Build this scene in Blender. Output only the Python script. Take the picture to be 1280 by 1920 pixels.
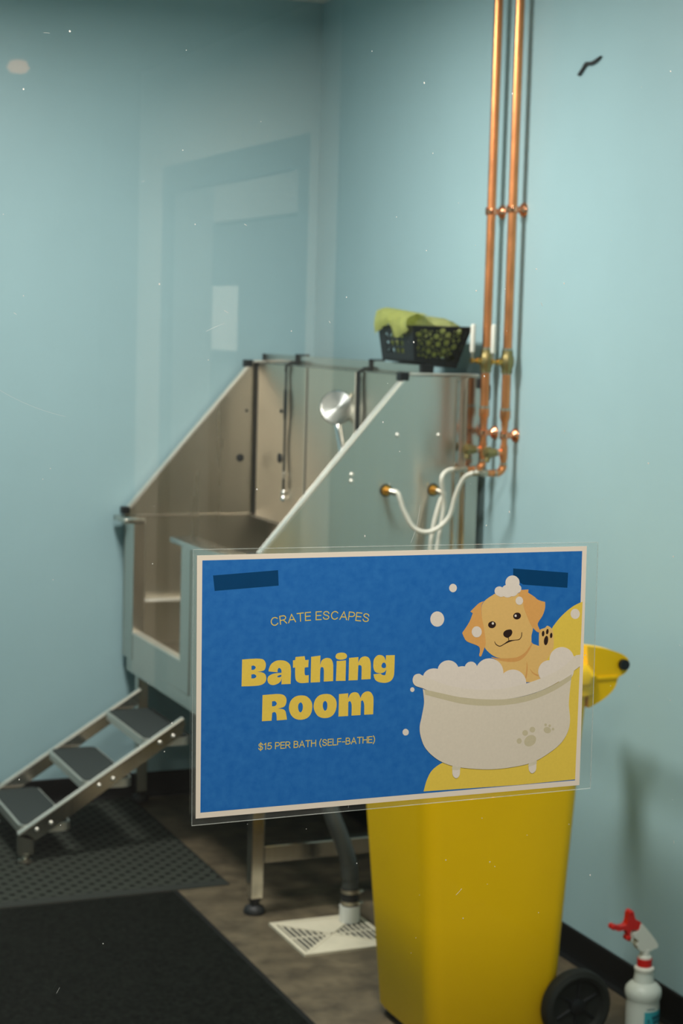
import bpy, bmesh, math, random
from mathutils import Vector, Matrix, noise
from mathutils.geometry import tessellate_polygon

random.seed(7)
for o in list(bpy.data.objects):
    bpy.data.objects.remove(o, do_unlink=True)
S = bpy.context.scene
COL = S.collection

# ------------------------------------------------------------------ camera
# X: right wall at 0, room towards -X.  Y: far wall at 0, room towards -Y.  Z up, metres.
yaw, pitch, roll = 0.40571517, 0.10305747, 0.0274563
F = Vector((math.sin(yaw)*math.cos(pitch), math.cos(yaw)*math.cos(pitch), -math.sin(pitch)))
R = Vector((math.cos(yaw), -math.sin(yaw), 0))
U = R.cross(F)
R2 = R*math.cos(roll) + U*math.sin(roll)
U2 = -R*math.sin(roll) + U*math.cos(roll)
CAM_LOC = Vector((-2.772, -6.784, 1.904))
cd = bpy.data.cameras.new('camera')
cd.sensor_fit = 'VERTICAL'; cd.sensor_height = 36.0; cd.sensor_width = 24.0
cd.lens = 3352.93*36/1920
cd.clip_start = 0.02; cd.clip_end = 60
cd.dof.use_dof = True; cd.dof.focus_distance = 1.74; cd.dof.aperture_fstop = 13.0
cam = bpy.data.objects.new('camera', cd); COL.objects.link(cam)
M = Matrix((R2, U2, -F)).transposed().to_4x4(); M.translation = CAM_LOC
cam.matrix_world = M
S.camera = cam

# ------------------------------------------------------------------ world, lamps, exposure
w = bpy.data.worlds.new('world'); S.world = w; w.use_nodes = True
w.node_tree.nodes['Background'].inputs[0].default_value = (0.55, 0.62, 0.66, 1)
w.node_tree.nodes['Background'].inputs[1].default_value = 0.005
S.view_settings.view_transform = 'Standard'
S.view_settings.look = 'None'
S.view_settings.gamma = 1.0
S.view_settings.use_curve_mapping = False
S.view_settings.exposure = 0.0
CEIL = 3.19
ROOM_LAMPS = [(-1.45, -1.75, 78.0), (-1.45, -3.75, 44.0)]     # x, y, watts
HALL_LAMPS = [(-2.2, -6.0, 55.0), (-1.9, -11.4, 230.0)]
ROOM_COL = (1.0, 0.97, 0.92)
HALL_COL = (1.0, 0.93, 0.82)
def area_lamp(name, loc, size, watts, col, spread):
    l = bpy.data.lights.new(name, 'AREA'); l.shape = 'DISK'; l.size = size
    l.energy = watts; l.color = col; l.spread = math.radians(spread)
    o = bpy.data.objects.new(name, l); COL.objects.link(o); o.location = loc
    return o
for (x, y, e) in ROOM_LAMPS:
    area_lamp('room_lamp_light', (x, y, CEIL-0.075), 0.5, e, ROOM_COL, 180)
for (x, y, e) in HALL_LAMPS:
    area_lamp('hall_lamp_light', (x, y, CEIL-0.075), 0.5, e, HALL_COL, 180)

# ------------------------------------------------------------------ helpers
def lin(r, g, b):
    f = lambda c: (c/255/12.92) if c/255 <= 0.04045 else ((c/255+0.055)/1.055)**2.4
    return (f(r), f(g), f(b), 1)

MATS = {}
def mat(name, col, rough=0.5, metal=0.0, spec=0.5, var=0.0, vscale=8.0, bump=0.0, bscale=60.0,
        stretch=(1, 1, 1), trans=0.0, coat=0.0, emit=None, estr=0.0, col2=None, rvar=0.0, sss=0.0):
    if name in MATS: return MATS[name]
    m = bpy.data.materials.new(name); m.use_nodes = True
    nt = m.node_tree; p = nt.nodes['Principled BSDF']
    p.inputs['Base Color'].default_value = col
    p.inputs['Roughness'].default_value = rough
    p.inputs['Metallic'].default_value = metal
    p.inputs['Specular IOR Level'].default_value = spec
    p.inputs['Transmission Weight'].default_value = trans
    p.inputs['Coat Weight'].default_value = coat
    if emit:
        p.inputs['Emission Color'].default_value = emit; p.inputs['Emission Strength'].default_value = estr
    tc = nt.nodes.new('ShaderNodeTexCoord'); mp = nt.nodes.new('ShaderNodeMapping')
    mp.inputs['Scale'].default_value = stretch
    nt.links.new(tc.outputs['Object'], mp.inputs['Vector'])
    if var > 0 or col2:
        n = nt.nodes.new('ShaderNodeTexNoise'); n.inputs['Scale'].default_value = vscale
        n.inputs['Detail'].default_value = 6; n.inputs['Roughness'].default_value = 0.6
        nt.links.new(mp.outputs[0], n.inputs['Vector'])
        rmp = nt.nodes.new('ShaderNodeMapRange')
        rmp.inputs['From Min'].default_value = 0.3; rmp.inputs['From Max'].default_value = 0.7
        nt.links.new(n.outputs['Fac'], rmp.inputs['Value'])
        mx = nt.nodes.new('ShaderNodeMix'); mx.data_type = 'RGBA'
        c2 = col2 if col2 else tuple(c*(1+var) for c in col[:3])+(1,)
        c1 = col if col2 else tuple(c*(1-var) for c in col[:3])+(1,)
        mx.inputs['A'].default_value = c1; mx.inputs['B'].default_value = c2
        nt.links.new(rmp.outputs[0], mx.inputs['Factor'])
        nt.links.new(mx.outputs['Result'], p.inputs['Base Color'])
        if rvar > 0:
            r2 = nt.nodes.new('ShaderNodeMapRange')
            r2.inputs['To Min'].default_value = max(0.02, rough-rvar); r2.inputs['To Max'].default_value = rough+rvar
            nt.links.new(n.outputs['Fac'], r2.inputs['Value']); nt.links.new(r2.outputs[0], p.inputs['Roughness'])
    if bump > 0:
        n2 = nt.nodes.new('ShaderNodeTexNoise'); n2.inputs['Scale'].default_value = bscale
        n2.inputs['Detail'].default_value = 4
        nt.links.new(mp.outputs[0], n2.inputs['Vector'])
        b = nt.nodes.new('ShaderNodeBump'); b.inputs['Strength'].default_value = bump; b.inputs['Distance'].default_value = 0.01
        nt.links.new(n2.outputs['Fac'], b.inputs['Height']); nt.links.new(b.outputs[0], p.inputs['Normal'])
    MATS[name] = m
    return m

def obj(name, bm, m=None, parent=None, smooth=None, loc=None):
    me = bpy.data.meshes.new(name)
    bmesh.ops.recalc_face_normals(bm, faces=bm.faces[:])
    bm.to_mesh(me); bm.free()
    for mm in (m if isinstance(m, (list, tuple)) else [m]):
        if mm: me.materials.append(mm)
    if smooth:
        for p in me.polygons: p.use_smooth = True
        me.set_sharp_from_angle(angle=math.radians(smooth))
    o = bpy.data.objects.new(name, me); COL.objects.link(o)
    if loc is not None:
        o.location = loc; me.transform(Matrix.Translation(-Vector(loc)))
    if parent:
        o.parent = parent
        o.matrix_parent_inverse = parent.matrix_world.inverted() if parent.type == 'EMPTY' else Matrix.Identity(4)
    return o

def empty(name, loc, label, cat, group=None):
    o = bpy.data.objects.new(name, None); COL.objects.link(o); o.empty_display_size = 0.05
    o.location = loc; o['label'] = label; o['category'] = cat
    o.matrix_world = Matrix.Translation(loc)
    if group: o['group'] = group
    return o
def tag(o, label, cat, group=None):
    o['label'] = label; o['category'] = cat
    if group: o['group'] = group
    return o
def struct(o):
    o['kind'] = 'structure'; return o

def box(bm, x0, x1, y0, y1, z0, z1, bev=0.0, seg=2):
    vs = [bm.verts.new((x, y, z)) for z in (z0, z1) for y in (y0, y1) for x in (x0, x1)]
    idx = [(0,1,3,2),(4,6,7,5),(0,4,5,1),(2,3,7,6),(0,2,6,4),(1,5,7,3)]
    fs = [bm.faces.new([vs[i] for i in f]) for f in idx]
    if bev > 0:
        es = list({e for f in fs for e in f.edges})
        bmesh.ops.bevel(bm, geom=es, offset=bev, segments=seg, affect='EDGES', profile=0.5)
    return bm
def B(x0, x1, y0, y1, z0, z1, bev=0.0, seg=2):
    return box(bmesh.new(), x0, x1, y0, y1, z0, z1, bev, seg)

def cyl(bm, a, b, r0, r1=None, n=16, caps=True):
    a = Vector(a); b = Vector(b); r1 = r0 if r1 is None else r1
    d = (b-a).normalized()
    u = d.orthogonal().normalized(); v = d.cross(u)
    A = [bm.verts.new(a+(u*math.cos(t)+v*math.sin(t))*r0) for t in [2*math.pi*i/n for i in range(n)]]
    C = [bm.verts.new(b+(u*math.cos(t)+v*math.sin(t))*r1) for t in [2*math.pi*i/n for i in range(n)]]
    for i in range(n): bm.faces.new((A[i], A[(i+1)%n], C[(i+1)%n], C[i]))
    if caps: bm.faces.new(A[::-1]); bm.faces.new(C)
    return bm
def CY(a, b, r0, r1=None, n=16): return cyl(bmesh.new(), a, b, r0, r1, n)

def lathe(bm, prof, c, axis=(0, 0, 1), n=24):
    """prof: (radius, height) pairs along axis from c"""
    ax = Vector(axis).normalized(); u = ax.orthogonal().normalized(); v = ax.cross(u); c = Vector(c)
    rings = []
    for r, h in prof:
        r = max(r, 1e-5)
        rings.append([bm.verts.new(c+ax*h+(u*math.cos(t)+v*math.sin(t))*r) for t in [2*math.pi*i/n for i in range(n)]])
    for p, q in zip(rings, rings[1:]):
        for i in range(n): bm.faces.new((p[i], p[(i+1)%n], q[(i+1)%n], q[i]))
    bm.faces.new(rings[0][::-1]); bm.faces.new(rings[-1])
    return bm

def smooth_path(pts, sub=8):
    P = [Vector(p) for p in pts]; out = []
    for i in range(len(P)-1):
        p0 = P[max(i-1, 0)]; p1 = P[i]; p2 = P[i+1]; p3 = P[min(i+2, len(P)-1)]
        for k in range(sub):
            t = k/sub
            out.append(0.5*((2*p1)+(p2-p0)*t+(2*p0-5*p1+4*p2-p3)*t*t+(3*p1-p0-3*p2+p3)*t**3))
    out.append(P[-1]); return out
def sweep(bm, pts, r, n=12, ridge=0.0):
    P = [Vector(p) for p in pts]; rings = []; prev = None
    for i, p in enumerate(P):
        t = (P[min(i+1, len(P)-1)]-P[max(i-1, 0)]).normalized()
        u = t.orthogonal().normalized() if prev is None else (prev-t*prev.dot(t)).normalized()
        prev = u; v = t.cross(u); rr = r[i] if isinstance(r, list) else r
        if ridge and i % 2: rr += ridge
        rings.append([bm.verts.new(p+(u*math.cos(a)+v*math.sin(a))*rr) for a in [2*math.pi*k/n for k in range(n)]])
    for p, q in zip(rings, rings[1:]):
        for i in range(n): bm.faces.new((p[i], p[(i+1)%n], q[(i+1)%n], q[i]))
    bm.faces.new(rings[0][::-1]); bm.faces.new(rings[-1])
    return bm

def prism(bm, pts, y0, y1, plane='xz', holes=(), mi=0):
    """polygon (with holes) in a plane, extruded between y0 and y1 along the plane's normal axis"""
    def v3(p, h):
        return Vector((p[0], h, p[1])) if plane == 'xz' else (Vector((h, p[0], p[1])) if plane == 'yz' else Vector((p[0], p[1], h)))
    loops = [list(pts)]+[list(h) for h in holes]
    tris = tessellate_polygon([[v3(p, 0) for p in l] for l in loops])
    flat = [p for l in loops for p in l]
    a = [bm.verts.new(v3(p, y0)) for p in flat]; b = [bm.verts.new(v3(p, y1)) for p in flat]
    for t in tris:
        try:
            f = bm.faces.new([a[i] for i in t]); f.material_index = mi
            f = bm.faces.new([b[i] for i in reversed(t)]); f.material_index = mi
        except ValueError: pass
    k = 0
    for l in loops:
        n = len(l)
        for i in range(n):
            f = bm.faces.new((a[k+i], a[k+(i+1)%n], b[k+(i+1)%n], b[k+i])); f.material_index = mi
        k += n
    return bm

def closed_curve(path, sub=6):
    """path of (x, z[, corner]) points; smooth Catmull-Rom between corner points"""
    n = len(path); out = []
    P = [Vector((p[0], p[1])) for p in path]; C = [len(p) > 2 for p in path]
    for i in range(n):
        j = (i+1) % n
        p1, p2 = P[i], P[j]
        if C[i] and C[j]:
            out.append((p1.x, p1.y)); continue
        p0 = p1 if C[i] else P[i-1]
        p3 = p2 if C[j] else P[(j+1) % n]
        for k in range(sub):
            t = k/sub
            q = 0.5*((2*p1)+(p2-p0)*t+(2*p0-5*p1+4*p2-p3)*t*t+(3*p1-p0-3*p2+p3)*t**3)
            out.append((q.x, q.y))
    return out

def rrect(x0, x1, y0, y1, r, n=5):
    out = []
    for cx, cy, a0 in ((x1-r, y1-r, 0), (x0+r, y1-r, 90), (x0+r, y0+r, 180), (x1-r, y0+r, 270)):
        for k in range(n+1):
            a = math.radians(a0+90*k/n); out.append((cx+r*math.cos(a), cy+r*math.sin(a)))
    return out
def loft(bm, rings, cap0=True, cap1=True):
    V = [[bm.verts.new(p) for p in ring] for ring in rings]; n = len(V[0])
    for p, q in zip(V, V[1:]):
        for i in range(n): bm.faces.new((p[i], p[(i+1)%n], q[(i+1)%n], q[i]))
    if cap0: bm.faces.new(V[0][::-1])
    if cap1: bm.faces.new(V[-1])
    return bm

# ------------------------------------------------------------------ materials
WALL = mat('blue_wall_paint', lin(154, 183, 188), rough=0.42, spec=0.35, var=0.02, vscale=3, bump=0.03, bscale=180)
CEILM = mat('white_ceiling_paint', lin(225, 224, 215), rough=0.8, var=0.03)
CONC = mat('worn_concrete', lin(60, 52, 39), rough=0.5, var=0.0, col2=lin(100, 89, 69), vscale=11, bump=0.1, bscale=40)
COVE = mat('black_cove_rubber', lin(9, 10, 11), rough=0.5, spec=0.2)
STEEL = mat('stainless_steel', (0.60, 0.56, 0.49, 1), rough=0.20, metal=1.0, var=0.05, vscale=5, stretch=(14, 14, 1), rvar=0.06)
STEEL_IN = mat('stainless_steel_satin', (0.58, 0.525, 0.43, 1), rough=0.28, metal=1.0, var=0.02, vscale=2, stretch=(4, 4, 0.4), rvar=0.02)
STEEL_BACK = mat('stainless_steel_brushed_back', (0.68, 0.61, 0.49, 1), rough=0.38, metal=1.0, var=0.05, vscale=1.5, stretch=(3, 3, 0.6), rvar=0.04)
STEEL_SIDE = mat('stainless_steel_brushed_side', (0.60, 0.57, 0.50, 1), rough=0.30, metal=1.0, var=0.03, vscale=3, stretch=(7, 7, 0.5))
for m_ in (STEEL_SIDE, STEEL_IN, STEEL_BACK):      # upright brushing: reflections smear vertically
    p_ = m_.node_tree.nodes['Principled BSDF']; p_.inputs['Anisotropic'].default_value = 0.85
    c_ = m_.node_tree.nodes.new('ShaderNodeCombineXYZ'); c_.inputs['Z'].default_value = 1.0
    m_.node_tree.links.new(c_.outputs[0], p_.inputs['Tangent'])
TRIM = mat('bright_steel_edge', (0.86, 0.82, 0.74, 1), rough=0.46, metal=1.0)
CHROME = mat('chrome', (0.78, 0.78, 0.76, 1), rough=0.10, metal=1.0)
COPPER = mat('copper', lin(236, 152, 98), rough=0.36, metal=1.0, var=0.18, vscale=9, stretch=(3, 3, 1), rvar=0.10, bump=0.02)
COPPER_B = mat('polished_copper', lin(240, 165, 125), rough=0.16, metal=1.0)
SOLDER = mat('solder_ring', lin(190, 182, 165), rough=0.35, metal=1.0)
BRASS = mat('dull_brass', lin(156, 140, 94), rough=0.42, metal=1.0, var=0.12, vscale=40)
BRASS_Y = mat('yellow_brass', lin(204, 160, 80), rough=0.36, metal=1.0)
WHITE_PL = mat('white_plastic', lin(222, 220, 208), rough=0.40)
HOSE_W = mat('white_braided_hose', lin(214, 210, 196), rough=0.45, bump=0.15, bscale=400)
BLACK = mat('black_rubber', lin(20, 21, 22), rough=0.55)
BLACK_PL = mat('black_plastic', lin(18, 20, 21), rough=0.45, spec=0.35)
STRAP = mat('black_webbing', lin(22, 27, 26), rough=0.8)
YEL = mat('yellow_bin_plastic', lin(244, 192, 0), rough=0.45, spec=0.22, var=0.03, vscale=3)
GRATE = mat('cream_grate_plastic', lin(194, 186, 164), rough=0.55, var=0.08, vscale=14)
PVC = mat('white_pvc', lin(214, 214, 206), rough=0.35)
GREYHOSE = mat('grey_flexible_hose', lin(60, 63, 60), rough=0.32, spec=0.5)
TREAD = mat('grey_grip_pad', lin(58, 64, 63), rough=0.9, spec=0.1, bump=0.25, bscale=500)
RED = mat('red_sprayer_plastic', lin(205, 26, 20), rough=0.35)
BOTTLE = mat('bottle_plastic', lin(206, 210, 200), rough=0.42)
TEAL = mat('teal_label_print', lin(52, 158, 168), rough=0.5)
TEALD = mat('dark_label_print', lin(22, 92, 108), rough=0.5)
BAG = mat('green_plastic_bag', lin(202, 206, 138), rough=0.30, spec=0.5, var=0.14, vscale=26)
_nt = BAG.node_tree; _p = _nt.nodes['Principled BSDF']; _o = _nt.nodes['Material Output']
_tl = _nt.nodes.new('ShaderNodeBsdfTranslucent'); _tl.inputs[0].default_value = lin(212, 218, 158)
_mx = _nt.nodes.new('ShaderNodeMixShader'); _mx.inputs[0].default_value = 0.55
_nt.links.new(_p.outputs[0], _mx.inputs[1]); _nt.links.new(_tl.outputs[0], _mx.inputs[2]); _nt.links.new(_mx.outputs[0], _o.inputs[0])

# ------------------------------------------------------------------ setting
YGL = -5.164                      # room face of the glass
RX = -3.3                         # left wall of the room
HX = -4.2                         # left wall of the hallway
HY = -13.6                        # end of the hallway
struct(obj('floor', B(RX-0.1, 0.1, YGL-0.06, 0.1, -0.1, 0), CONC))
struct(obj('wall_right', B(0, 0.1, YGL-0.06, 0.1, 0, CEIL+0.1), WALL))
struct(obj('wall_back', B(RX-0.1, 0, 0, 0.1, 0, CEIL+0.1), WALL))
struct(obj('wall_left', B(RX-0.1, RX, YGL-0.06, 0, 0, CEIL+0.1), WALL))
struct(obj('ceiling', B(RX-0.1, 0.1, YGL-0.06, 0.1, CEIL, CEIL+0.1), CEILM))
def cove(name, prof_to_world, a, b):
    prof = [(0, 0), (0.018, 0), (0.0165, 0.004), (0.010, 0.014), (0.007, 0.03), (0.006, 0.096), (0.003, 0.1), (0, 0.1)]
    bm = bmesh.new()
    V = [[bm.verts.new(prof_to_world(d, z, t)) for d, z in prof] for t in (a, b)]
    n = len(prof)
    for i in range(n): bm.faces.new((V[0][i], V[0][(i+1) % n], V[1][(i+1) % n], V[1][i]))
    bm.faces.new(V[0]); bm.faces.new(V[1][::-1])
    return struct(obj(name, bm, COVE))
cove('baseboard_right', lambda d, z, t: (-d, t, z), YGL, -0.02)
cove('baseboard_back', lambda d, z, t: (t, -d, z), RX, 0)
cove('baseboard_left', lambda d, z, t: (RX+d, t, z), YGL, -0.02)
# front wall with the big viewing window
WX0, WX1, WZ0, WZ1 = -3.15, -0.75, 0.75, 2.75
fw = bmesh.new()
box(fw, RX-0.1, WX0, YGL-0.06, YGL+0.05, 0, CEIL); box(fw, WX1, 0, YGL-0.06, YGL+0.05, 0, CEIL)
box(fw, WX0, WX1, YGL-0.06, YGL+0.05, 0, WZ0); box(fw, WX0, WX1, YGL-0.06, YGL+0.05, WZ1, CEIL)
struct(obj('wall_front', fw, WALL))
FRAME = mat('dark_window_frame', lin(46, 50, 52), rough=0.4, metal=0.6)
wb = bmesh.new(); fr = 0.05
box(wb, WX0, WX0+fr, YGL-0.05, YGL+0.04, WZ0, WZ1); box(wb, WX1-fr, WX1, YGL-0.05, YGL+0.04, WZ0, WZ1)
box(wb, WX0+fr, WX1-fr, YGL-0.05, YGL+0.04, WZ0, WZ0+fr); box(wb, WX0+fr, WX1-fr, YGL-0.05, YGL+0.04, WZ1-fr, WZ1)
win = struct(obj('window_1', wb, FRAME))
def glass_mat(name, base, haze, hazecol):
    m = bpy.data.materials.new(name); m.use_nodes = True; nt = m.node_tree
    for n in list(nt.nodes): nt.nodes.remove(n)
    out = nt.nodes.new('ShaderNodeOutputMaterial')
    tr = nt.nodes.new('ShaderNodeBsdfTransparent'); tr.inputs[0].default_value = (0.985, 0.995, 0.99, 1)
    gl = nt.nodes.new('ShaderNodeBsdfGlossy'); gl.inputs['Roughness'].default_value = 0.0
    df = nt.nodes.new('ShaderNodeBsdfDiffuse'); df.inputs[0].default_value = hazecol
    lw = nt.nodes.new('ShaderNodeLayerWeight'); lw.inputs[0].default_value = 0.5
    pw = nt.nodes.new('ShaderNodeMath'); pw.operation = 'POWER'; pw.inputs[1].default_value = 5
    nt.links.new(lw.outputs['Facing'], pw.inputs[0])
    ma = nt.nodes.new('ShaderNodeMath'); ma.operation = 'MULTIPLY_ADD'; ma.inputs[1].default_value = 0.9; ma.inputs[2].default_value = base
    nt.links.new(pw.outputs[0], ma.inputs[0])
    m1 = nt.nodes.new('ShaderNodeMixShader'); nt.links.new(ma.outputs[0], m1.inputs[0])
    nt.links.new(tr.outputs[0], m1.inputs[1]); nt.links.new(gl.outputs[0], m1.inputs[2])
    m2 = nt.nodes.new('ShaderNodeMixShader'); m2.inputs[0].default_value = haze
    if haze > 0:
        tc = nt.nodes.new('ShaderNodeTexCoord'); mp = nt.nodes.new('ShaderNodeMapping')
        mp.inputs['Scale'].default_value = (9, 9, 1.6); mp.inputs['Rotation'].default_value = (0, 0.35, 0)
        nz = nt.nodes.new('ShaderNodeTexNoise'); nz.inputs['Scale'].default_value = 3; nz.inputs['Detail'].default_value = 8
        nt.links.new(tc.outputs['Object'], mp.inputs[0]); nt.links.new(mp.outputs[0], nz.inputs['Vector'])
        mm = nt.nodes.new('ShaderNodeMath'); mm.operation = 'MULTIPLY'; mm.inputs[1].default_value = haze*2
        nt.links.new(nz.outputs['Fac'], mm.inputs[0]); nt.links.new(mm.outputs[0], m2.inputs[0])
    nt.links.new(m1.outputs[0], m2.inputs[1]); nt.links.new(df.outputs[0], m2.inputs[2])
    nt.links.new(m2.outputs[0], out.inputs[0])
    return m
GLASS = glass_mat('window_glass', 0.047, 0.0008, (0.8, 0.8, 0.78, 1))
pane = obj('glass_pane', B(WX0+fr, WX1-fr, YGL, YGL+0.006, WZ0+fr, WZ1-fr), GLASS, win)
# dust and wiping streaks on the glass
DUST = mat('glass_dust', (0.55, 0.56, 0.54, 1), rough=0.9)
db = bmesh.new()
for k in range(210):
    x = random.uniform(-2.5, -1.55); z = random.uniform(1.25, 2.45); r = random.choice((0.0003, 0.0004, 0.0006, 0.0009))
    if random.random() < 0.12:
        a = random.uniform(0, 6.28); L = random.uniform(0.002, 0.006)
        prism(db, [(x, z), (x+L*math.cos(a), z+L*math.sin(a)), (x+L*math.cos(a)+0.0003, z+L*math.sin(a)+0.0003), (x+0.0003, z+0.0004)], YGL-0.0004, YGL-0.0001)
    else:
        prism(db, [(x+r*math.cos(t)*random.uniform(0.7, 1.2), z+r*math.sin(t)*random.uniform(0.7, 1.5)) for t in [i*1.0472 for i in range(6)]], YGL-0.0004, YGL-0.0001)
for k in range(16):
    cx = random.uniform(-2.5, -1.6); cz = random.uniform(1.3, 2.4); rr = random.uniform(0.03, 0.22); a0 = random.uniform(0, 6.28); da = random.uniform(0.1, 0.5)
    if -2.27 < cx < -1.75 and 1.38 < cz < 1.72: continue
    n = 14; q0 = [(cx+rr*math.cos(a0+da*i/n), cz+rr*math.sin(a0+da*i/n)) for i in range(n+1)]
    q1 = [(cx+(rr+0.00016)*math.cos(a0+da*i/n), cz+(rr+0.00016)*math.sin(a0+da*i/n)) for i in range(n+1)]
    prism(db, q0+q1[::-1], YGL-0.0003, YGL-0.0001)
d = obj('dust_specks', db, DUST, win); d['kind'] = 'stuff'

# ------------------------------------------------------------------ hallway behind the camera (seen in the glass)
HWALL = mat('hall_wall_paint', lin(206, 200, 186), rough=0.7, var=0.02)
HDARK = mat('hall_dark_paint', lin(17, 23, 26), rough=0.7)
HFLOOR = mat('hall_dark_floor', lin(22, 21, 20), rough=0.7, var=0.1)
struct(obj('floor_hallway', B(HX-0.1, 0.1, HY, YGL-0.06, -0.1, 0), HFLOOR))
struct(obj('ceiling_hallway', B(HX-0.1, 0.1, HY, YGL-0.06, CEIL+0.02, CEIL+0.12), HDARK))
struct(obj('wall_hallway_left', B(HX-0.1, HX, HY, YGL-0.06, 0, CEIL+0.02), HDARK))
struct(obj('wall_hallway_end', B(HX, 0.1, HY-0.1, HY, 0, CEIL+0.02), HDARK))
struct(obj('wall_hallway_near', B(0, 0.1, -10.12, YGL-0.06, 0, CEIL+0.02), HDARK))
hb = bmesh.new()
box(hb, 0, 0.1, -12.84, -12.42, 0, CEIL+0.02); box(hb, 0, 0.1, -10.42, -10.12, 0, CEIL+0.02); box(hb, 0, 0.1, -12.42, -10.42, 2.69, CEIL+0.02)
struct(obj('wall_hallway_right', hb, HWALL))
struct(obj('wall_hallway_far_side', B(0, 0.1, HY, -12.84, 0, CEIL+0.02), HDARK))
DFRAME = mat('door_frame_paint', lin(84, 92, 94), rough=0.5)
DLEAF = mat('door_leaf_paint', lin(136, 140, 136), rough=0.5)
DLITE = mat('door_transom_panel', lin(176, 174, 164), rough=0.5)
fb = bmesh.new()
box(fb, 0, 0.08, -12.42, -12.30, 0, 2.69); box(fb, 0, 0.08, -10.54, -10.42, 0, 2.69); box(fb, 0, 0.08, -12.30, -10.54, 2.56, 2.69)
door = struct(obj('door_1', fb, DFRAME))
obj('transom', B(0.03, 0.06, -11.7, -10.54, 2.38, 2.56), DLITE, door)
obj('side_panel', B(0.03, 0.06, -12.30, -11.70, 0, 2.56), DLEAF, door)
leaf = obj('door_leaf', B(0.03, 0.06, -11.68, -10.56, 0.01, 2.36), DFRAME, door)
obj('door_handle', CY((0.0, -11.55, 1.0), (0.0, -11.55, 1.25), 0.012), CHROME, leaf, 40)
PAPER0 = mat('notice_paper', lin(240, 238, 228), rough=0.7)
nt_ = tag(obj('notice_sheet', B(0.025, 0.029, -11.68, -11.32, 1.78, 2.08), PAPER0), 'white notice sheet on the hallway door behind the viewer', 'notice')
# warm wall lamp mirrored in the upper left of the glass
hl = empty('hallway_lamp', (-0.77, -12.33, 3.19), 'small warm hallway lamp mirrored as an orange glow in the glass', 'lamp')
obj('lamp_housing', CY((-0.77, -12.33, 3.15), (-0.77, -12.33, 3.21), 0.06), BLACK_PL, hl, 40)
obj('lamp_bulb', lathe(bmesh.new(), [(0.0, 0), (0.04, 0.008), (0.056, 0.03), (0.04, 0.06), (0.01, 0.07)], (-0.77, -12.33, 3.085)),
    mat('warm_bulb', (1, 0.6, 0.3, 1), emit=(1.0, 0.42, 0.16, 1), estr=2.4), hl, 60)

# ------------------------------------------------------------------ ceiling lamps (fixtures)
LENS = mat('lamp_diffuser', (1, 1, 1, 1), emit=(1.0, 0.97, 0.9, 1), estr=4.0)
for i, ((x, y, e), dia, cl, lab) in enumerate([(ROOM_LAMPS[0], 0.54, CEIL, 'round ceiling lamp above the wash tub'), (ROOM_LAMPS[1], 0.54, CEIL, 'round ceiling lamp near the viewing window inside the room'),
        (HALL_LAMPS[0], 0.56, CEIL+0.02, 'round hallway ceiling lamp close to the window'), (HALL_LAMPS[1], 0.56, CEIL+0.02, 'round hallway ceiling lamp by the hallway door')]):
    t = empty('ceiling_lamp', (x, y, cl), lab, 'ceiling lamp', 'round ceiling lamps')
    obj('lamp_ring', lathe(bmesh.new(), [(dia/2+0.03, 0), (dia/2+0.03, -0.05), (dia/2+0.012, -0.064), (dia/2, -0.064)], (x, y, cl)), WHITE_PL, t, 40)
    obj('diffuser', lathe(bmesh.new(), [(dia/2-0.002, -0.0645), (dia/2-0.01, -0.068), (0.001, -0.069)], (x, y, cl)), LENS, t, 40)

# ------------------------------------------------------------------ stainless wash tub
XF, XB, XW, YN, YF = -0.80, -0.27, -0.03, -1.52, -0.05
tub = empty('dog_wash_tub', (-0.42, -0.78, 0), 'tall stainless steel dog wash tub with sloping side panels and a step-in opening', 'wash tub')
side = [(XF, 0.594), (XW, 0.594), (XW, 1.752), (-0.285, 1.752), (XF-0.002, 1.152)]
np_ = obj('near_side_panel', prism(bmesh.new(), side, YN, YN+0.012), STEEL_SIDE, tub)
np_['label'] = 'smooth stainless side panel facing the window with two water inlets'
fsd = [(XF, 0.594), (-0.10, 0.594), (-0.10, 1.752), (-0.285, 1.752), (XF-0.002, 1.152)]
obj('far_side_panel', prism(bmesh.new(), fsd, YF, YF+0.012), STEEL_IN, tub)
# bright rolled edges on the slopes and tops
def edge_strip(name, a, b, yc, wdt, th, m, par):
    a = Vector((a[0], 0, a[1])); b = Vector((b[0], 0, b[1])); d = (b-a).normalized(); n = Vector((-d.z, 0, d.x))
    if n.z < 0: n = -n
    bm = bmesh.new(); c = [a, b, b+n*th, a+n*th]
    prism(bm, [(p.x, p.z) for p in c], yc-wdt/2, yc+wdt/2)
    bmesh.ops.bevel(bm, geom=bm.edges[:], offset=0.003, segments=2, affect='EDGES')
    return obj(name, bm, m, par, 40)
for yc in (YN+0.012, YF+0.004):
    edge_strip('slope_edge', (XF-0.002, 1.152), (-0.285, 1.752), yc, 0.032, 0.010, TRIM, tub)
edge_strip('top_edge', (-0.285, 1.752), (XW, 1.752), YN+0.012, 0.032, 0.010, TRIM, tub)
edge_strip('top_edge', (-0.285, 1.752), (-0.10, 1.752), YF+0.004, 0.032, 0.010, TRIM, tub)
for yc in (YN+0.012, YF+0.004):
    for (x, z) in ((-0.30, 1.742), (XF+0.002, 1.160)):
        obj('corner_cap', B(x-0.018, x+0.014, yc-0.018, yc+0.02, z-0.006, z+0.022, 0.004), BLACK_PL, tub)
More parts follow.
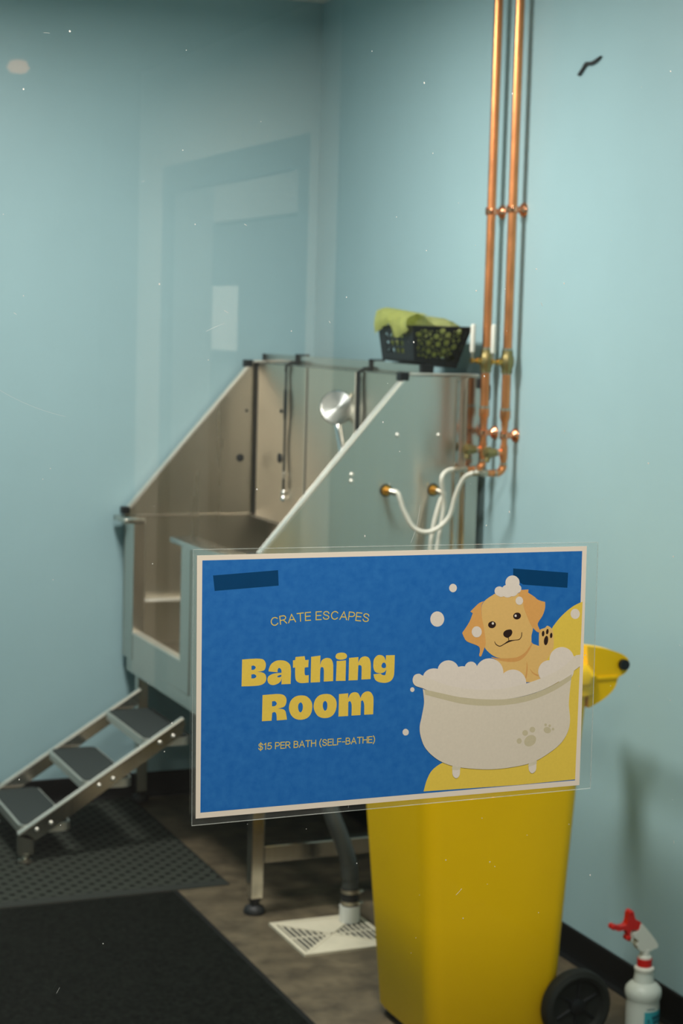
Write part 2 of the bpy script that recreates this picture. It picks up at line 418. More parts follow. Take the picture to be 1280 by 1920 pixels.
# splash back in upright sheets
ys = [YF-0.022, -0.60, -1.06, YN+0.012]
for a, b in zip(ys, ys[1:]):
    obj('back_sheet', B(XB, XB+0.008, b+0.010, a-0.010, 1.14, 1.752, 0.002, 1), STEEL_BACK, tub)
obj('seam_backing', B(XB+0.008, XB+0.014, YN+0.012, YF, 1.142, 1.752), BLACK_PL, tub)
obj('basin_shelf', B(XB+0.002, -0.198, YN+0.012, YF, 1.132, 1.140), STEEL, tub)
obj('basin_back_wall', B(-0.206, -0.198, YN+0.012, YF, 0.62, 1.132), STEEL_IN, tub)
obj('basin_floor', B(XF+0.02, -0.198, YN+0.012, YF, 0.62, 0.635), STEEL, tub)
obj('basin_lip', B(XF+0.03, XB-0.002, YF-0.007, YF, 1.142, 1.150, 0.002), STEEL, tub)
obj('inner_ledge', B(XF+0.05, XB-0.004, YF-0.045, YF, 0.806, 0.818, 0.003), TRIM, tub, 40)
obj('inner_ledge', B(XF+0.05, XB-0.004, YN+0.012, YN+0.057, 0.806, 0.818, 0.003), TRIM, tub, 40)
# square rail along the top of the splash back
rail = obj('top_rail', B(-0.235, -0.195, -1.495, -0.045, 1.7545, 1.790, 0.004), STEEL, tub, 40)
obj('rail_end_cap', B(-0.238, -0.192, -1.512, -1.492, 1.750, 1.790, 0.003), BLACK_PL, rail)
obj('rail_end_cap', B(-0.238, -0.192, -0.048, -0.036, 1.750, 1.790, 0.003), BLACK_PL, rail)
obj('top_flange', B(XB-0.002, -0.195, YN+0.028, YF-0.012, 1.752, 1.7545), STEEL, tub)
# two rubber plugs and their small rivets in the splash back
for (x, z, r) in ((-0.328, 1.372, 0.016), (-0.305, 1.561, 0.006)):
    obj('rubber_plug', lathe(bmesh.new(), [(r, 0), (r*0.95, 0.004), (r*0.5, 0.006)], (x, YF, z), (0, -1, 0), 18), BLACK, tub, 40)
for (y, z, r) in ((-0.340, 1.393, 0.019), (-0.345, 1.575, 0.007)):
    obj('rubber_plug', lathe(bmesh.new(), [(r, 0), (r*0.95, 0.004), (r*0.5, 0.006)], (XB, y, z), (-1, 0, 0), 18), BLACK, tub, 40)
# front: posts, lower apron, closed front part and flat caps
obj('front_post', B(XF-0.004, XF+0.045, -0.18, -0.062, 0.594, 1.130, 0.003), STEEL, tub)
obj('front_post', B(XF-0.004, XF+0.045, -0.875, -0.770, 0.594, 1.130, 0.003), STEEL, tub)
obj('front_panel', B(XF, XF+0.012, YN+0.012, -0.875, 0.594, 1.130), STEEL, tub)
ap = obj('front_apron', B(XF-0.002, XF+0.03, -0.77, -0.18, 0.594, 0.698, 0.002), STEEL, tub)
obj('apron_lip', B(XF-0.004, XF+0.034, -0.77, -0.18, 0.698, 0.706, 0.003), TRIM, ap, 40)
obj('front_cap', B(XF-0.046, XF+0.055, YN, -0.765, 1.130, 1.150, 0.004), STEEL, tub, 40)
obj('front_cap', B(XF-0.046, XF+0.040, -0.196, -0.040, 1.130, 1.150, 0.004), STEEL, tub, 40)
# frame below
for nm, a in (('frame_rail', (-0.79, -0.745, YN+0.01, -0.06)), ('frame_rail', (-0.105, -0.06, YN+0.01, -0.06))):
    obj(nm, B(a[0], a[1], a[2], a[3], 0.535, 0.588, 0.003), STEEL, tub)
for y in (YN+0.01, -0.105):
    obj('frame_rail', B(-0.745, -0.105, y, y+0.045, 0.535, 0.588, 0.003), STEEL, tub)
obj('tub_underside', B(XF+0.01, XW-0.01, YN+0.014, YF, 0.588, 0.60), STEEL, tub)
for (x, y, fz) in ((-0.768, -1.49, 0), (-0.737, -0.10, 0.0145), (-0.085, -1.49, 0), (-0.085, -0.10, 0)):
    lg = obj('leg', B(x-0.022, x+0.022, y-0.022, y+0.022, 0.052, 0.54, 0.003), STEEL, tub)
    obj('foot', lathe(bmesh.new(), [(0.034, 0), (0.036, 0.008), (0.030, 0.022), (0.016, 0.030), (0.016, 0.040), (0.020, 0.042), (0.020, 0.053)], (x, y, fz)), BLACK, lg, 40)
obj('crossbar', B(-0.746, -0.107, -1.512, -1.470, 0.170, 0.226, 0.003), STEEL, tub)
# corner strips at the rear of the near side panel
obj('rear_post', B(XW-0.05, XW+0.0, YN-0.018, YN, 0.594, 1.752, 0.003), STEEL, tub)
obj('rear_flange', B(XW-0.085, XW-0.07, YN-0.010, YN, 0.594, 1.745, 0.003), STEEL, tub)
obj('rubber_bumper', B(XW-0.014, XW+0.012, YN-0.032, YN-0.002, 1.715, 1.748, 0.004), BLACK, tub)
# bolts and inlets on the near side panel
for (x, z) in ((-0.479, 1.432), (-0.479, 1.411), (-0.320, 1.560), (-0.172, 1.560)):
    obj('bolt_head', lathe(bmesh.new(), [(0.007, 0), (0.007, 0.002), (0.004, 0.005)], (x, YN, z), (0, -1, 0), 14), TRIM, tub, 40)
for x in (-0.356, -0.186):
    f = obj('water_inlet', lathe(bmesh.new(), [(0.018, 0), (0.018, 0.004), (0.012, 0.005), (0.012, 0.016), (0.009, 0.017), (0.009, 0.032)], (x, YN, 1.380), (0, -1, 0), 6 if x < -0.3 else 6), BRASS_Y, tub)
    obj('inlet_gasket', lathe(bmesh.new(), [(0.021, 0), (0.021, 0.003)], (x, YN, 1.380), (0, -1, 0), 20), BLACK, f)
obj('access_plate', B(-0.345, -0.20, YN-0.0016, YN, 1.335, 1.40, 0.0008, 1), STEEL_SIDE, tub)

# ------------------------------------------------------------------ tethers on the rail
def tether(label, y, segs, clip):
    t = empty('leash_tether', (-0.245, y, 1.75), label, 'tether')
    lb = bmesh.new()
    w2 = 0.010
    for q in ((-0.241, -0.236, 1.756, 1.796), (-0.194, -0.189, 1.756, 1.796), (-0.241, -0.189, 1.791, 1.796)):
        box(lb, q[0], q[1], y-w2, y+w2, q[2], q[3])
    obj('rail_loop', lb, STRAP, t)
    for (nm, z0, z1, hw, th, m) in segs:
        b = bmesh.new(); n = 8; ring = []
        for k in range(n+1):
            z = z1+(z0-z1)*k/n
            f = 1 if nm == 'strap' else (0.45+0.55*math.sin(math.pi*min(1, 0.15+0.85*k/n)))
            wob = 0.004*math.sin(z*23+y)
            ring.append([(-0.280-th+wob*0.5, y+wob-hw*f, z), (-0.280+th+wob*0.5, y+wob-hw*f, z), (-0.280+th+wob*0.5, y+wob+hw*f, z), (-0.280-th+wob*0.5, y+wob+hw*f, z)])
        loft(b, ring); obj(nm, b, m, t)
    obj('strap_lead', sweep(bmesh.new(), [(-0.239, y, 1.764), (-0.262, y, 1.763), (-0.279, y, 1.752), (-0.281, y, 1.728)], 0.006, 8), STRAP, t)
    if clip:
        z = clip
        obj('snap_clip', lathe(bmesh.new(), [(0.004, 0), (0.009, -0.006), (0.009, -0.016), (0.005, -0.022), (0.010, -0.03), (0.010, -0.04), (0.003, -0.046)], (-0.280, y, z)), CHROME, t, 40)
    return t
tether('long black leash tether hanging from the rail at the tub\'s far end', -0.412,
       [('strap', 1.66, 1.735, 0.004, 0.003, STRAP), ('strap_pad', 1.545, 1.66, 0.010, 0.004, STRAP), ('strap', 1.345, 1.545, 0.005, 0.003, STRAP),
        ('strap', 1.275, 1.32, 0.005, 0.003, STRAP), ('ring_link', 1.318, 1.348, 0.005, 0.004, CHROME)], 1.276)
tether('flat black leash tether hanging beside the shower head', -1.105,
       [('strap', 1.30, 1.735, 0.009, 0.003, STRAP)], 1.30)

# ------------------------------------------------------------------ hand shower
hs = empty('hand_shower', (-0.33, -0.99, 1.62), 'round chrome hand shower head hanging inside the wash tub', 'shower head')
nrm = Vector((-0.24, -0.96, 0.10)).normalized(); c0 = Vector((-0.315, -1.0, 1.623))
obj('shower_head', lathe(bmesh.new(), [(0.022, -0.036), (0.048, -0.026), (0.0605, -0.010), (0.0615, 0.0), (0.059, 0.003), (0.056, 0.0032)], c0, nrm, 40), CHROME, hs, 35)
FACE = mat('spun_steel_face', (0.62, 0.64, 0.62, 1), rough=0.34, metal=1.0)
FACE.node_tree.nodes['Principled BSDF'].inputs['Anisotropic'].default_value = 0.9
_tg = FACE.node_tree.nodes.new('ShaderNodeTangent'); _tg.direction_type = 'RADIAL'; _tg.axis = 'Y'
FACE.node_tree.links.new(_tg.outputs[0], FACE.node_tree.nodes['Principled BSDF'].inputs['Tangent'])
fc = obj('spray_face', lathe(bmesh.new(), [(0.056, 0.0032), (0.03, 0.0042), (0.012, 0.0046), (0.001, 0.0046)], c0, nrm, 40, ), FACE, hs, 60, loc=c0)
hd = [c0+Vector((0.004, 0.012, -0.04)), c0+Vector((0.006, 0.0, -0.075)), c0+Vector((0.010, -0.03, -0.15)), c0+Vector((0.012, -0.045, -0.2))]
obj('handle', sweep(bmesh.new(), smooth_path(hd, 4), [0.013]*4+[0.0125]*4+[0.013]*5, 14), CHROME, hs, 60)
obj('wall_holder', CY(hd[2]+Vector((0.002, 0, 0)), Vector((XB, hd[2].y, hd[2].z)), 0.012), CHROME, hs, 40)
obj('shower_hose', sweep(bmesh.new(), smooth_path([hd[-1], hd[-1]+Vector((0, -0.01, -0.12)), (-0.36, -1.15, 0.95), (-0.42, -1.25, 0.70), (-0.48, -1.35, 0.80), (-0.40, -1.46, 1.1), (-0.36, -1.498, 1.38)], 8), 0.007, 10), BLACK, hs, 60)

# ------------------------------------------------------------------ copper risers
PX = -0.042
def riser(y, label):
    t = empty('copper_water_pipe', (PX, y, 1.44), label, 'pipe', 'copper risers beside the wash tub')
    obj('upper_pipe', CY((PX, y, 1.83), (PX, y, CEIL), 0.0143, n=20), COPPER, t, 40)
    obj('ceiling_collar', lathe(bmesh.new(), [(0.03, 0), (0.03, -0.004), (0.017, -0.008)], (PX, y, CEIL)), COPPER_B, t, 40)
    obj('middle_pipe', CY((PX, y, 1.66), (PX, y, 1.78), 0.0143, n=20), COPPER, t, 40)
    obj('solder_joint', CY((PX, y, 1.768), (PX, y, 1.776), 0.0165, n=20), SOLDER, t, 40)
    obj('solder_joint', CY((PX, y, 1.843), (PX, y, 1.851), 0.0165, n=20), SOLDER, t, 40)
    obj('solder_joint', CY((PX, y, 1.652), (PX, y, 1.660), 0.0165, n=20), SOLDER, t, 40)
    obj('reducer', lathe(bmesh.new(), [(0.017, 0), (0.017, -0.022), (0.0115, -0.036), (0.0115, -0.05)], (PX, y, 1.652)), COPPER, t, 40)
    obj('lower_pipe', CY((PX, y, 1.47), (PX, y, 1.61), 0.0100, n=18), COPPER, t, 40)
    v = obj('valve_body', lathe(bmesh.new(), [(0.015, 0), (0.0185, 0.004), (0.0185, 0.016), (0.0215, 0.024), (0.0235, 0.04), (0.0215, 0.056), (0.0185, 0.062), (0.0185, 0.074), (0.015, 0.078)], (PX, y, 1.768), n=12), BRASS, t, 30)
    obj('valve_stem', lathe(bmesh.new(), [(0.010, 0.018), (0.010, 0.036), (0.006, 0.037), (0.006, 0.048), (0.0085, 0.049), (0.0085, 0.056)], (PX, y, 1.807), (-1, 0, 0), 10), BRASS_Y, v, 30)
    lv = obj('lever', sweep(bmesh.new(), [(PX-0.050, y, 1.807), (PX-0.051, y, 1.820), (PX-0.052, y, 1.840)], 0.004, 8), SOLDER, v, 40)
    b = bmesh.new(); box(b, PX-0.058, PX-0.045, y-0.009, y+0.009, 1.832, 1.925, 0.005, 3)
    obj('lever_grip', b, WHITE_PL, lv, 40)
    for z, rr in ((2.288, 0.0143), (1.573, 0.0100)):
        k = obj('wall_bracket', lathe(bmesh.new(), [(rr+0.0005, -0.009), (rr+0.005, -0.008), (rr+0.006, 0), (rr+0.005, 0.008), (rr+0.0005, 0.009)], (PX, y, z)), COPPER_B, t, 50)
        obj('bracket_flange', lathe(bmesh.new(), [(0.024, 0), (0.024, 0.004), (0.019, 0.010), (0.010, 0.016), (0.0085, 0.019), (0.0115, 0.023), (0.0105, -PX-rr)], (0, y, z), (-1, 0, 0), 22), COPPER_B, k, 50)
        obj('bracket_screw', CY((PX-rr-0.004, y, z-0.012), (PX-rr-0.004, y, z+0.012), 0.0035, n=8), COPPER_B, k)
    # tee with a capped brass boiler drain pointing into the room
    obj('tee', CY((PX, y, 1.495), (PX, y, 1.541), 0.0125, n=18), COPPER, t, 40)
    obj('tee_branch', CY((PX, y, 1.518), (PX-0.022, y, 1.518), 0.0105, n=18), COPPER, t, 40)
    obj('solder_joint', CY((PX-0.022, y, 1.518), (PX-0.028, y, 1.518), 0.0115, n=18), SOLDER, t, 40)
    dv = obj('drain_valve', lathe(bmesh.new(), [(0.0115, 0.028), (0.014, 0.031), (0.014, 0.046), (0.019, 0.048), (0.019, 0.064), (0.013, 0.066), (0.013, 0.070)], (PX, y, 1.518), (-1, 0, 0), 8), BRASS, t, 30)
    obj('valve_spout', CY((PX-0.056, y, 1.516), (PX-0.062, y-0.004, 1.488), 0.010, 0.0085, 12), BRASS, dv, 40)
    obj('solder_joint', CY((PX, y, 1.478), (PX, y, 1.485), 0.0118, n=18), SOLDER, t, 40)
    obj('elbow', sweep(bmesh.new(), [(PX-0.026*(1-math.cos(a)), y, 1.478-0.026*math.sin(a)) for a in [math.pi/2*k/8 for k in range(9)]], 0.0122, 16), COPPER, t, 60)
    obj('solder_joint', CY((PX-0.026, y, 1.452), (PX-0.033, y, 1.452), 0.0128, n=18), SOLDER, t, 40)
    obj('outlet_pipe', CY((PX-0.033, y, 1.452), (PX-0.060, y, 1.452), 0.0105, n=18), COPPER, t, 40)
    obj('hose_coupling', lathe(bmesh.new(), [(0.012, 0.058), (0.0135, 0.060), (0.0135, 0.074), (0.009, 0.076), (0.009, 0.084)], (PX, y, 1.452), (-1, 0, 0), 6), SOLDER, t)
    return t
riser(-1.588, 'copper water riser with brass valve, nearest the wash tub')
riser(-1.731, 'copper water riser with brass valve, further from the wash tub')
def hose(label, pts):
    t = empty('water_hose', pts[0], label, 'hose')
    obj('hose_line', sweep(bmesh.new(), smooth_path(pts, 9), 0.0078, 12), HOSE_W, t, 60)
    for p, q in ((pts[0], pts[1]), (pts[-1], pts[-2])):
        p = Vector(p); q = Vector(q)
        obj('hose_ferrule', CY(p, p+(q-p).normalized()*0.022, 0.0098, n=14), SOLDER, t, 40)
    return t
hose('white water hose drooping from the left tub inlet to the further copper pipe',
     [(-0.356, -1.553, 1.380), (-0.338, -1.575, 1.374), (-0.318, -1.585, 1.318), (-0.285, -1.60, 1.262), (-0.235, -1.62, 1.255),
      (-0.185, -1.64, 1.300), (-0.172, -1.66, 1.375), (-0.160, -1.69, 1.432), (-0.145, -1.725, 1.452), (-0.127, -1.731, 1.452)])
hose('white water hose curling down from the nearer copper pipe to the right tub inlet',
     [(-0.127, -1.588, 1.452), (-0.165, -1.590, 1.450), (-0.196, -1.605, 1.430), (-0.190, -1.60, 1.385), (-0.178, -1.59, 1.33), (-0.186, -1.58, 1.24),
      (-0.196, -1.575, 1.16), (-0.205, -1.57, 1.12), (-0.214, -1.57, 1.16), (-0.205, -1.57, 1.26), (-0.186, -1.575, 1.345), (-0.174, -1.580, 1.372), (-0.186, -1.553, 1.380)])

# ------------------------------------------------------------------ basket with a green bag
bk = empty('storage_basket', (-0.17, -1.375, 1.79), 'black plastic basket with round holes on top of the wash tub', 'basket')
def bpt(u, v, h):
    """u 0..1 along X, v 0..1 along Y (0 near), h 0..1 up; flared and tilted"""
    x0 = -0.262-0.014*h; x1 = -0.108+0.046*h
    x = x0+(x1-x0)*u
    y0 = -1.505-0.014*h; y1 = -1.255+0.014*h
    y = y0+(y1-y0)*v
    zb = 1.799-0.020*u
    z = zb+(1.912-zb)*h
    return Vector((x, y, z))
def basket_wall(name, fn, nrm_in, holes):
    bm = bmesh.new()
    outer = [(0, 0), (0.5, 0), (1, 0), (1, 1), (0.5, 1), (0, 1)]
    loops = [outer]+holes
    tris = tessellate_polygon([[Vector((p[0], p[1], 0)) for p in l] for l in loops])
    flat = [p for l in loops for p in l]
    a = [bm.verts.new(fn(*p)) for p in flat]; b = [bm.verts.new(fn(*p)+nrm_in*0.003) for p in flat]
    for t_ in tris:
        try: bm.faces.new([a[i] for i in t_]); bm.faces.new([b[i] for i in reversed(t_)])
        except ValueError: pass
    k = 0
    for l in loops:
        n = len(l)
        for i in range(n): bm.faces.new((a[k+i], a[k+(i+1) % n], b[k+(i+1) % n], b[k+i]))
        k += n
    return obj(name, bm, BLACK_PL, bk)
def circ(cx, cy, rx, ry, n=10): return [(cx+rx*math.cos(-2*math.pi*i/n), cy+ry*math.sin(-2*math.pi*i/n)) for i in range(n)]
rnd = random.Random(3); hol = []; cen = []
for r in (0.056, 0.030, 0.017):
    tries = 0; want = {0.056: 15, 0.030: 20, 0.017: 40}[r]; got = 0
    while got < want and tries < 3000:
        tries += 1; x = rnd.uniform(0.09, 0.93); y = rnd.uniform(0.16, 0.90)
        if all(((x-a)**2+((y-b)*0.75)**2)**0.5 > r+c+0.012 for a, b, c in cen):
            cen.append((x, y, r)); hol.append(circ(x, y, r, r/0.75)); got += 1
slots = []
for i in range(4):
    for j in range(3):
        slots.append([(0.30+0.14*i, 0.22+0.22*j), (0.30+0.14*i, 0.36+0.22*j), (0.39+0.14*i, 0.36+0.22*j), (0.39+0.14*i, 0.22+0.22*j)])
basket_wall('near_wall', lambda u, h: bpt(u, 0, h), Vector((0, 1, 0)), hol)
basket_wall('far_wall', lambda u, h: bpt(u, 1, h), Vector((0, -1, 0)), hol)
basket_wall('end_wall', lambda v, h: bpt(0, v, h), Vector((1, 0, 0)), slots)
basket_wall('end_wall', lambda v, h: bpt(1, v, h), Vector((-1, 0, 0)), slots)
bb = bmesh.new()
loft(bb, [[bpt(0, 0, 0), bpt(1, 0, 0), bpt(1, 1, 0), bpt(0, 1, 0)], [bpt(0, 0, 0.03), bpt(1, 0, 0.03), bpt(1, 1, 0.03), bpt(0, 1, 0.03)]])
obj('basket_floor', bb, BLACK_PL, bk)
obj('basket_rim', sweep(bmesh.new(), [bpt(0, 0, 1), bpt(1, 0, 1), bpt(1, 1, 1), bpt(0, 1, 1), bpt(0, 0, 1)], 0.004, 6), BLACK_PL, bk)
gb = bmesh.new(); bmesh.ops.create_icosphere(gb, subdivisions=5, radius=1.0)
for v in gb.verts:
    d = v.co.copy()
    sx = 0.098; sy = 0.118; sz = 0.058
    p = Vector((d.x*sx, d.y*sy, d.z*sz))
    ex = abs(d.x)**0.5*(1 if d.x > 0 else -1); ey = abs(d.y)**0.5*(1 if d.y > 0 else -1)
    p = Vector((ex*0.094+0.008, ey*0.112, d.z*0.062 if d.z < 0 else abs(d.z)**0.55*0.062))
    n1 = noise.fractal(d*2.6, 1.0, 2.0, 5); n2 = 1-abs(noise.noise(d*5.2))*2
    p += d*(0.010*n1+0.010*n2*max(0, d.z+0.25))
    if d.z > -0.1: p.z += (-d.x)*(0.034 if d.x < 0 else 0.012)*(d.z+0.1)
    gb_p = Vector((-0.166, -1.375, 1.872))+p
    gb_p.x = max(gb_p.x, -0.266) if gb_p.z < 1.90 else gb_p.x
    v.co = gb_p
# bag lip folded over the basket's left end
bag = tag(obj('plastic_bag', gb, BAG, None, 70), 'crumpled green plastic bag heaped in the black basket', 'plastic bag')
lipb = bmesh.new(); nu, nv = 34, 12; grid = []
for i in range(nu+1):
    u = i/nu; row = []
    for j in range(nv+1):
        t = j/nv
        y = -1.506+0.25*u
        drop = 0.004+0.036*math.sin(min(1, u*1.6)*math.pi)**2+0.055*max(0, u-0.72)*3+0.006*math.sin(u*19)
        fold = 0.006*math.sin(u*31+t*3)*t
        if t < 0.4:
            s = t/0.4; x = -0.215-0.068*s; z = 1.950+0.010*math.sin(s*math.pi)+0.014*u-0.010*(1-u)*s
        else:
            s = (t-0.4)/0.6; x = -0.285-0.006*math.sin(s*3.14)-abs(fold); z = 1.950+0.014*u-0.010*(1-u)-s*(drop+0.035)
        row.append(lipb.verts.new((x-fold*0.4, y, z+0.4*fold)))
    grid.append(row)
for i in range(nu):
    for j in range(nv): lipb.faces.new((grid[i][j], grid[i+1][j], grid[i+1][j+1], grid[i][j+1]))
ext = bmesh.ops.solidify(lipb, geom=lipb.faces[:], thickness=0.0015)
obj('folded_lip', lipb, BAG, bag, 70)

# ------------------------------------------------------------------ pull-out steps
st = empty('tub_steps', (-1.06, -0.51, 0), 'three-tread stainless steps with grey grip pads leading up to the tub', 'steps')
YSN, YSF = -0.78, -0.235
def strg(y, label=None):
    top = [(-1.375, 0.118), (-0.782, 0.490)]
    poly = [(-1.380, 0.114), (-0.784, 0.492), (-0.780, 0.470), (-0.795, 0.432), (-1.320, 0.092)]
    leg_ = [(-1.380, 0.114), (-1.352, 0.118), (-1.328, 0.100), (-1.328, 0.045), (-1.380, 0.045)]
    o = obj('stringer', prism(bmesh.new(), poly, y-0.004, y+0.004), STEEL, st)
    edge = edge_strip('stringer_edge', (-1.380, 0.114), (-0.784, 0.492), y+(0.008 if y < -0.5 else -0.008), 0.026, 0.006, TRIM, o)
    l = obj('leg', prism(bmesh.new(), leg_, y-0.004, y+0.030 if y < -0.5 else y-0.03), STEEL, st)
    obj('foot', lathe(bmesh.new(), [(0.026, 0), (0.026, 0.008), (0.012, 0.012), (0.010, 0.02), (0.020, 0.022), (0.020, 0.034), (0.008, 0.036), (0.008, 0.05)], (-1.354, y+(0.013 if y < -0.5 else -0.013), 0.0145)), SOLDER, l, 40)
    return o
sn = strg(YSN); sf = strg(YSF)
for k, (xn, z) in enumerate(((-1.372, 0.142), (-1.150, 0.283), (-0.930, 0.420))):
    r = rrect(xn, xn+0.185, YSN+0.02, YSF-0.02, 0.030, 5)
    tb = bmesh.new(); prism(tb, r, z-0.030, z, 'xy')
    td = obj('tread', tb, TRIM, st, 40)
    r2 = rrect(xn+0.010, xn+0.178, YSN+0.028, YSF-0.028, 0.024, 5)
    obj('grip_pad', prism(bmesh.new(), r2, z, z+0.003, 'xy'), TREAD, td, 40)
    for y in (YSN, ):
        for dx in (0.055, 0.105):
            zz = 0.114+(xn+dx+1.380)*0.634-0.022-(0.012 if dx > 0.06 else 0)
            obj('bolt', lathe(bmesh.new(), [(0.0075, 0.004), (0.0075, 0.006), (0.004, 0.010)], (xn+dx, y, zz), (0, -1, 0), 12), TRIM, sn, 40)

# ------------------------------------------------------------------ drain
gr = empty('floor_drain_grate', (-0.612, -1.77, 0), 'cream plastic square floor grate with slots under the tub', 'drain grate')
gx0, gx1, gy0, gy1 = -0.765, -0.460, -1.922, -1.617; gc = (-0.6125, -1.7695)
obj('drain_well', B(gx0+0.01, gx1-0.01, gy0+0.01, gy1-0.01, 0.0, 0.003), BLACK, gr)
fb = bmesh.new()
for q in ((gx0, gx1, gy0, gy0+0.014), (gx0, gx1, gy1-0.014, gy1), (gx0, gx0+0.014, gy0+0.014, gy1-0.014), (gx1-0.014, gx1, gy0+0.014, gy1-0.014)):
    box(fb, q[0], q[1], q[2], q[3], 0, 0.0075)
obj('grate_frame', fb, GRATE, gr)
hw = 0.1525-0.014
for sgn in (1, -1):
    pts = [(gc[0]-hw, gc[1]+sgn*hw), (gc[0]+hw, gc[1]+sgn*hw), (gc[0], gc[1])]
    obj('plain_quarter', prism(bmesh.new(), pts, 0.003, 0.006, 'xy'), GRATE, gr)
    for k in range(7):
        d = 0.020+0.0178*k
        x = gc[0]+sgn*d
        obj('slat', B(x-0.0032, x+0.0032, gc[1]-d+0.002, gc[1]+d-0.002, 0.003, 0.0048), GRATE, gr)
    # cross bar through each slotted quarter
    obj('slat_tie', B(min(gc[0], gc[0]+sgn*hw), max(gc[0], gc[0]+sgn*hw), gc[1]-0.004, gc[1]+0.004, 0.003, 0.0050), GRATE, gr)
    L = hw*1.40; a = math.radians(45*sgn)
    rb = bmesh.new(); box(rb, -L, L, -0.005, 0.005, 0.003, 0.0075)
    bmesh.ops.rotate(rb, verts=rb.verts, cent=(0, 0, 0), matrix=Matrix.Rotation(a, 3, 'Z'))
    bmesh.ops.translate(rb, verts=rb.verts, vec=(gc[0], gc[1], 0))
    obj('diagonal_rib', rb, GRATE, gr)
dh = empty('drain_hose', (-0.513, -1.68, 0.013), 'grey drain hose clamped to a white pipe stub on the floor grate', 'drain hose')
hx, hy = -0.513, -1.68
obj('pipe_stub', lathe(bmesh.new(), [(0.033, 0.0), (0.033, 0.052), (0.029, 0.052)], (hx, hy, 0.0075)), PVC, dh, 40)
obj('rubber_coupler', CY((hx, hy, 0.062), (hx, hy, 0.118), 0.0285, n=20), BLACK, dh, 40)
for z in (0.070, 0.108):
    cl = obj('hose_clamp', CY((hx, hy, z-0.006), (hx, hy, z+0.006), 0.0305, n=20), SOLDER, dh, 40)
    obj('clamp_screw', CY((hx+0.018, hy-0.028, z), (hx+0.034, hy-0.016, z), 0.006, n=8), SOLDER, cl)
dpath = smooth_path([(hx, hy, 0.11), (-0.514, -1.68, 0.16), (-0.524, -1.68, 0.21), (-0.545, -1.675, 0.275), (-0.572, -1.66, 0.35), (-0.592, -1.62, 0.43), (-0.600, -1.50, 0.50), (-0.60, -1.35, 0.53), (-0.60, -1.25, 0.585)], 12)
obj('hose_body', sweep(bmesh.new(), dpath, 0.0265, 18, 0.0008), GREYHOSE, dh, 60)
obj('hose_sleeve', CY((hx-0.001, hy, 0.150), (hx-0.006, hy, 0.192), 0.0285, 0.0285, 20), GREYHOSE, dh, 40)

# ------------------------------------------------------------------ yellow wheeled bin
bn = empty('wheeled_bin', (-0.56, -2.55, 0), 'yellow plastic wheeled bin standing in front of the tub', 'bin')
def ring(x0, x1, y0, y1, z, r): return [(p[0], p[1], z) for p in rrect(x0, x1, y0, y1, r, 6)]
rg = [ring(-0.728, -0.360, -2.728, -2.382, 0.022, 0.045), ring(-0.737, -0.352, -2.736, -2.374, 0.035, 0.05),
      ring(-0.765, -0.339, -2.748, -2.360, 0.36, 0.05), ring(-0.795, -0.324, -2.764, -2.345, 0.70, 0.05),
      ring(-0.815, -0.312, -2.776, -2.333, 0.955, 0.05), ring(-0.838, -0.300, -2.798, -2.311, 0.958, 0.06), ring(-0.838, -0.300, -2.798, -2.311, 0.990, 0.06)]
obj('bin_body', loft(bmesh.new(), rg), YEL, bn, 45)
obj('base_skid', B(-0.715, -0.45, -2.70, -2.41, 0.0, 0.024, 0.004), BLACK_PL, bn)
rl = [ring(-0.850, -0.300, -2.806, -2.303, 0.990, 0.06), ring(-0.852, -0.298, -2.808, -2.301, 1.010, 0.06), ring(-0.83, -0.315, -2.79, -2.32, 1.035, 0.06), ring(-0.76, -0.36, -2.72, -2.39, 1.052, 0.06)]
obj('lid', loft(bmesh.new(), rl), YEL, bn, 50)
lug = closed_curve([(-0.330, 1.085, 1), (-0.262, 1.072), (-0.212, 1.053), (-0.198, 1.030), (-0.208, 1.008), (-0.232, 0.996, 1), (-0.240, 0.968), (-0.272, 0.940), (-0.318, 0.918, 1)], 4)
for (y0, y1) in ((-2.765, -2.722), (-2.390, -2.347)):
    obj('handle_lug', prism(bmesh.new(), lug, y0, y1), YEL, bn, 40)
obj('lug_rib', B(-0.318, -0.232, -2.770, -2.760, 0.992, 1.002, 0.002), YEL, bn)
obj('handle_bar', CY((-0.219, -2.778, 1.031), (-0.219, -2.335, 1.031), 0.0145, n=20), BLACK_PL, bn, 40)
for (y, s) in ((-2.742, -1), (-2.368, 1)):
    wx, wz = -0.318, 0.101
    wl = obj('wheel', lathe(bmesh.new(), [(0.062, 0.012), (0.074, 0.004), (0.090, 0.0), (0.099, 0.006), (0.101, 0.014), (0.101, 0.030), (0.098, 0.038), (0.086, 0.044), (0.076, 0.040), (0.070, 0.028), (0.062, 0.026)], (wx, y, wz), (0, s, 0), 40), mat('dark_wheel_rubber', lin(30, 32, 28), rough=0.65, spec=0.25), bn, 40)
    obj('hub', lathe(bmesh.new(), [(0.066, 0.010), (0.066, 0.022), (0.024, 0.024), (0.022, 0.036), (0.012, 0.040)], (wx, y, wz), (0, s, 0), 30), BLACK_PL, wl, 40)
    for k in range(6):
        a = math.radians(60*k+25); dx, dz = math.cos(a), math.sin(a)
        sp = bmesh.new(); yy = y+s*0.026
        cyl(sp, (wx+dx*0.018, yy, wz+dz*0.018), (wx+dx*0.066, yy, wz+dz*0.066), 0.005, 0.004, 8)
        obj('spoke', sp, BLACK_PL, wl, 40)
obj('axle', CY((-0.318, -2.745, 0.101), (-0.318, -2.365, 0.101), 0.010, n=12), BLACK_PL, bn, 40)

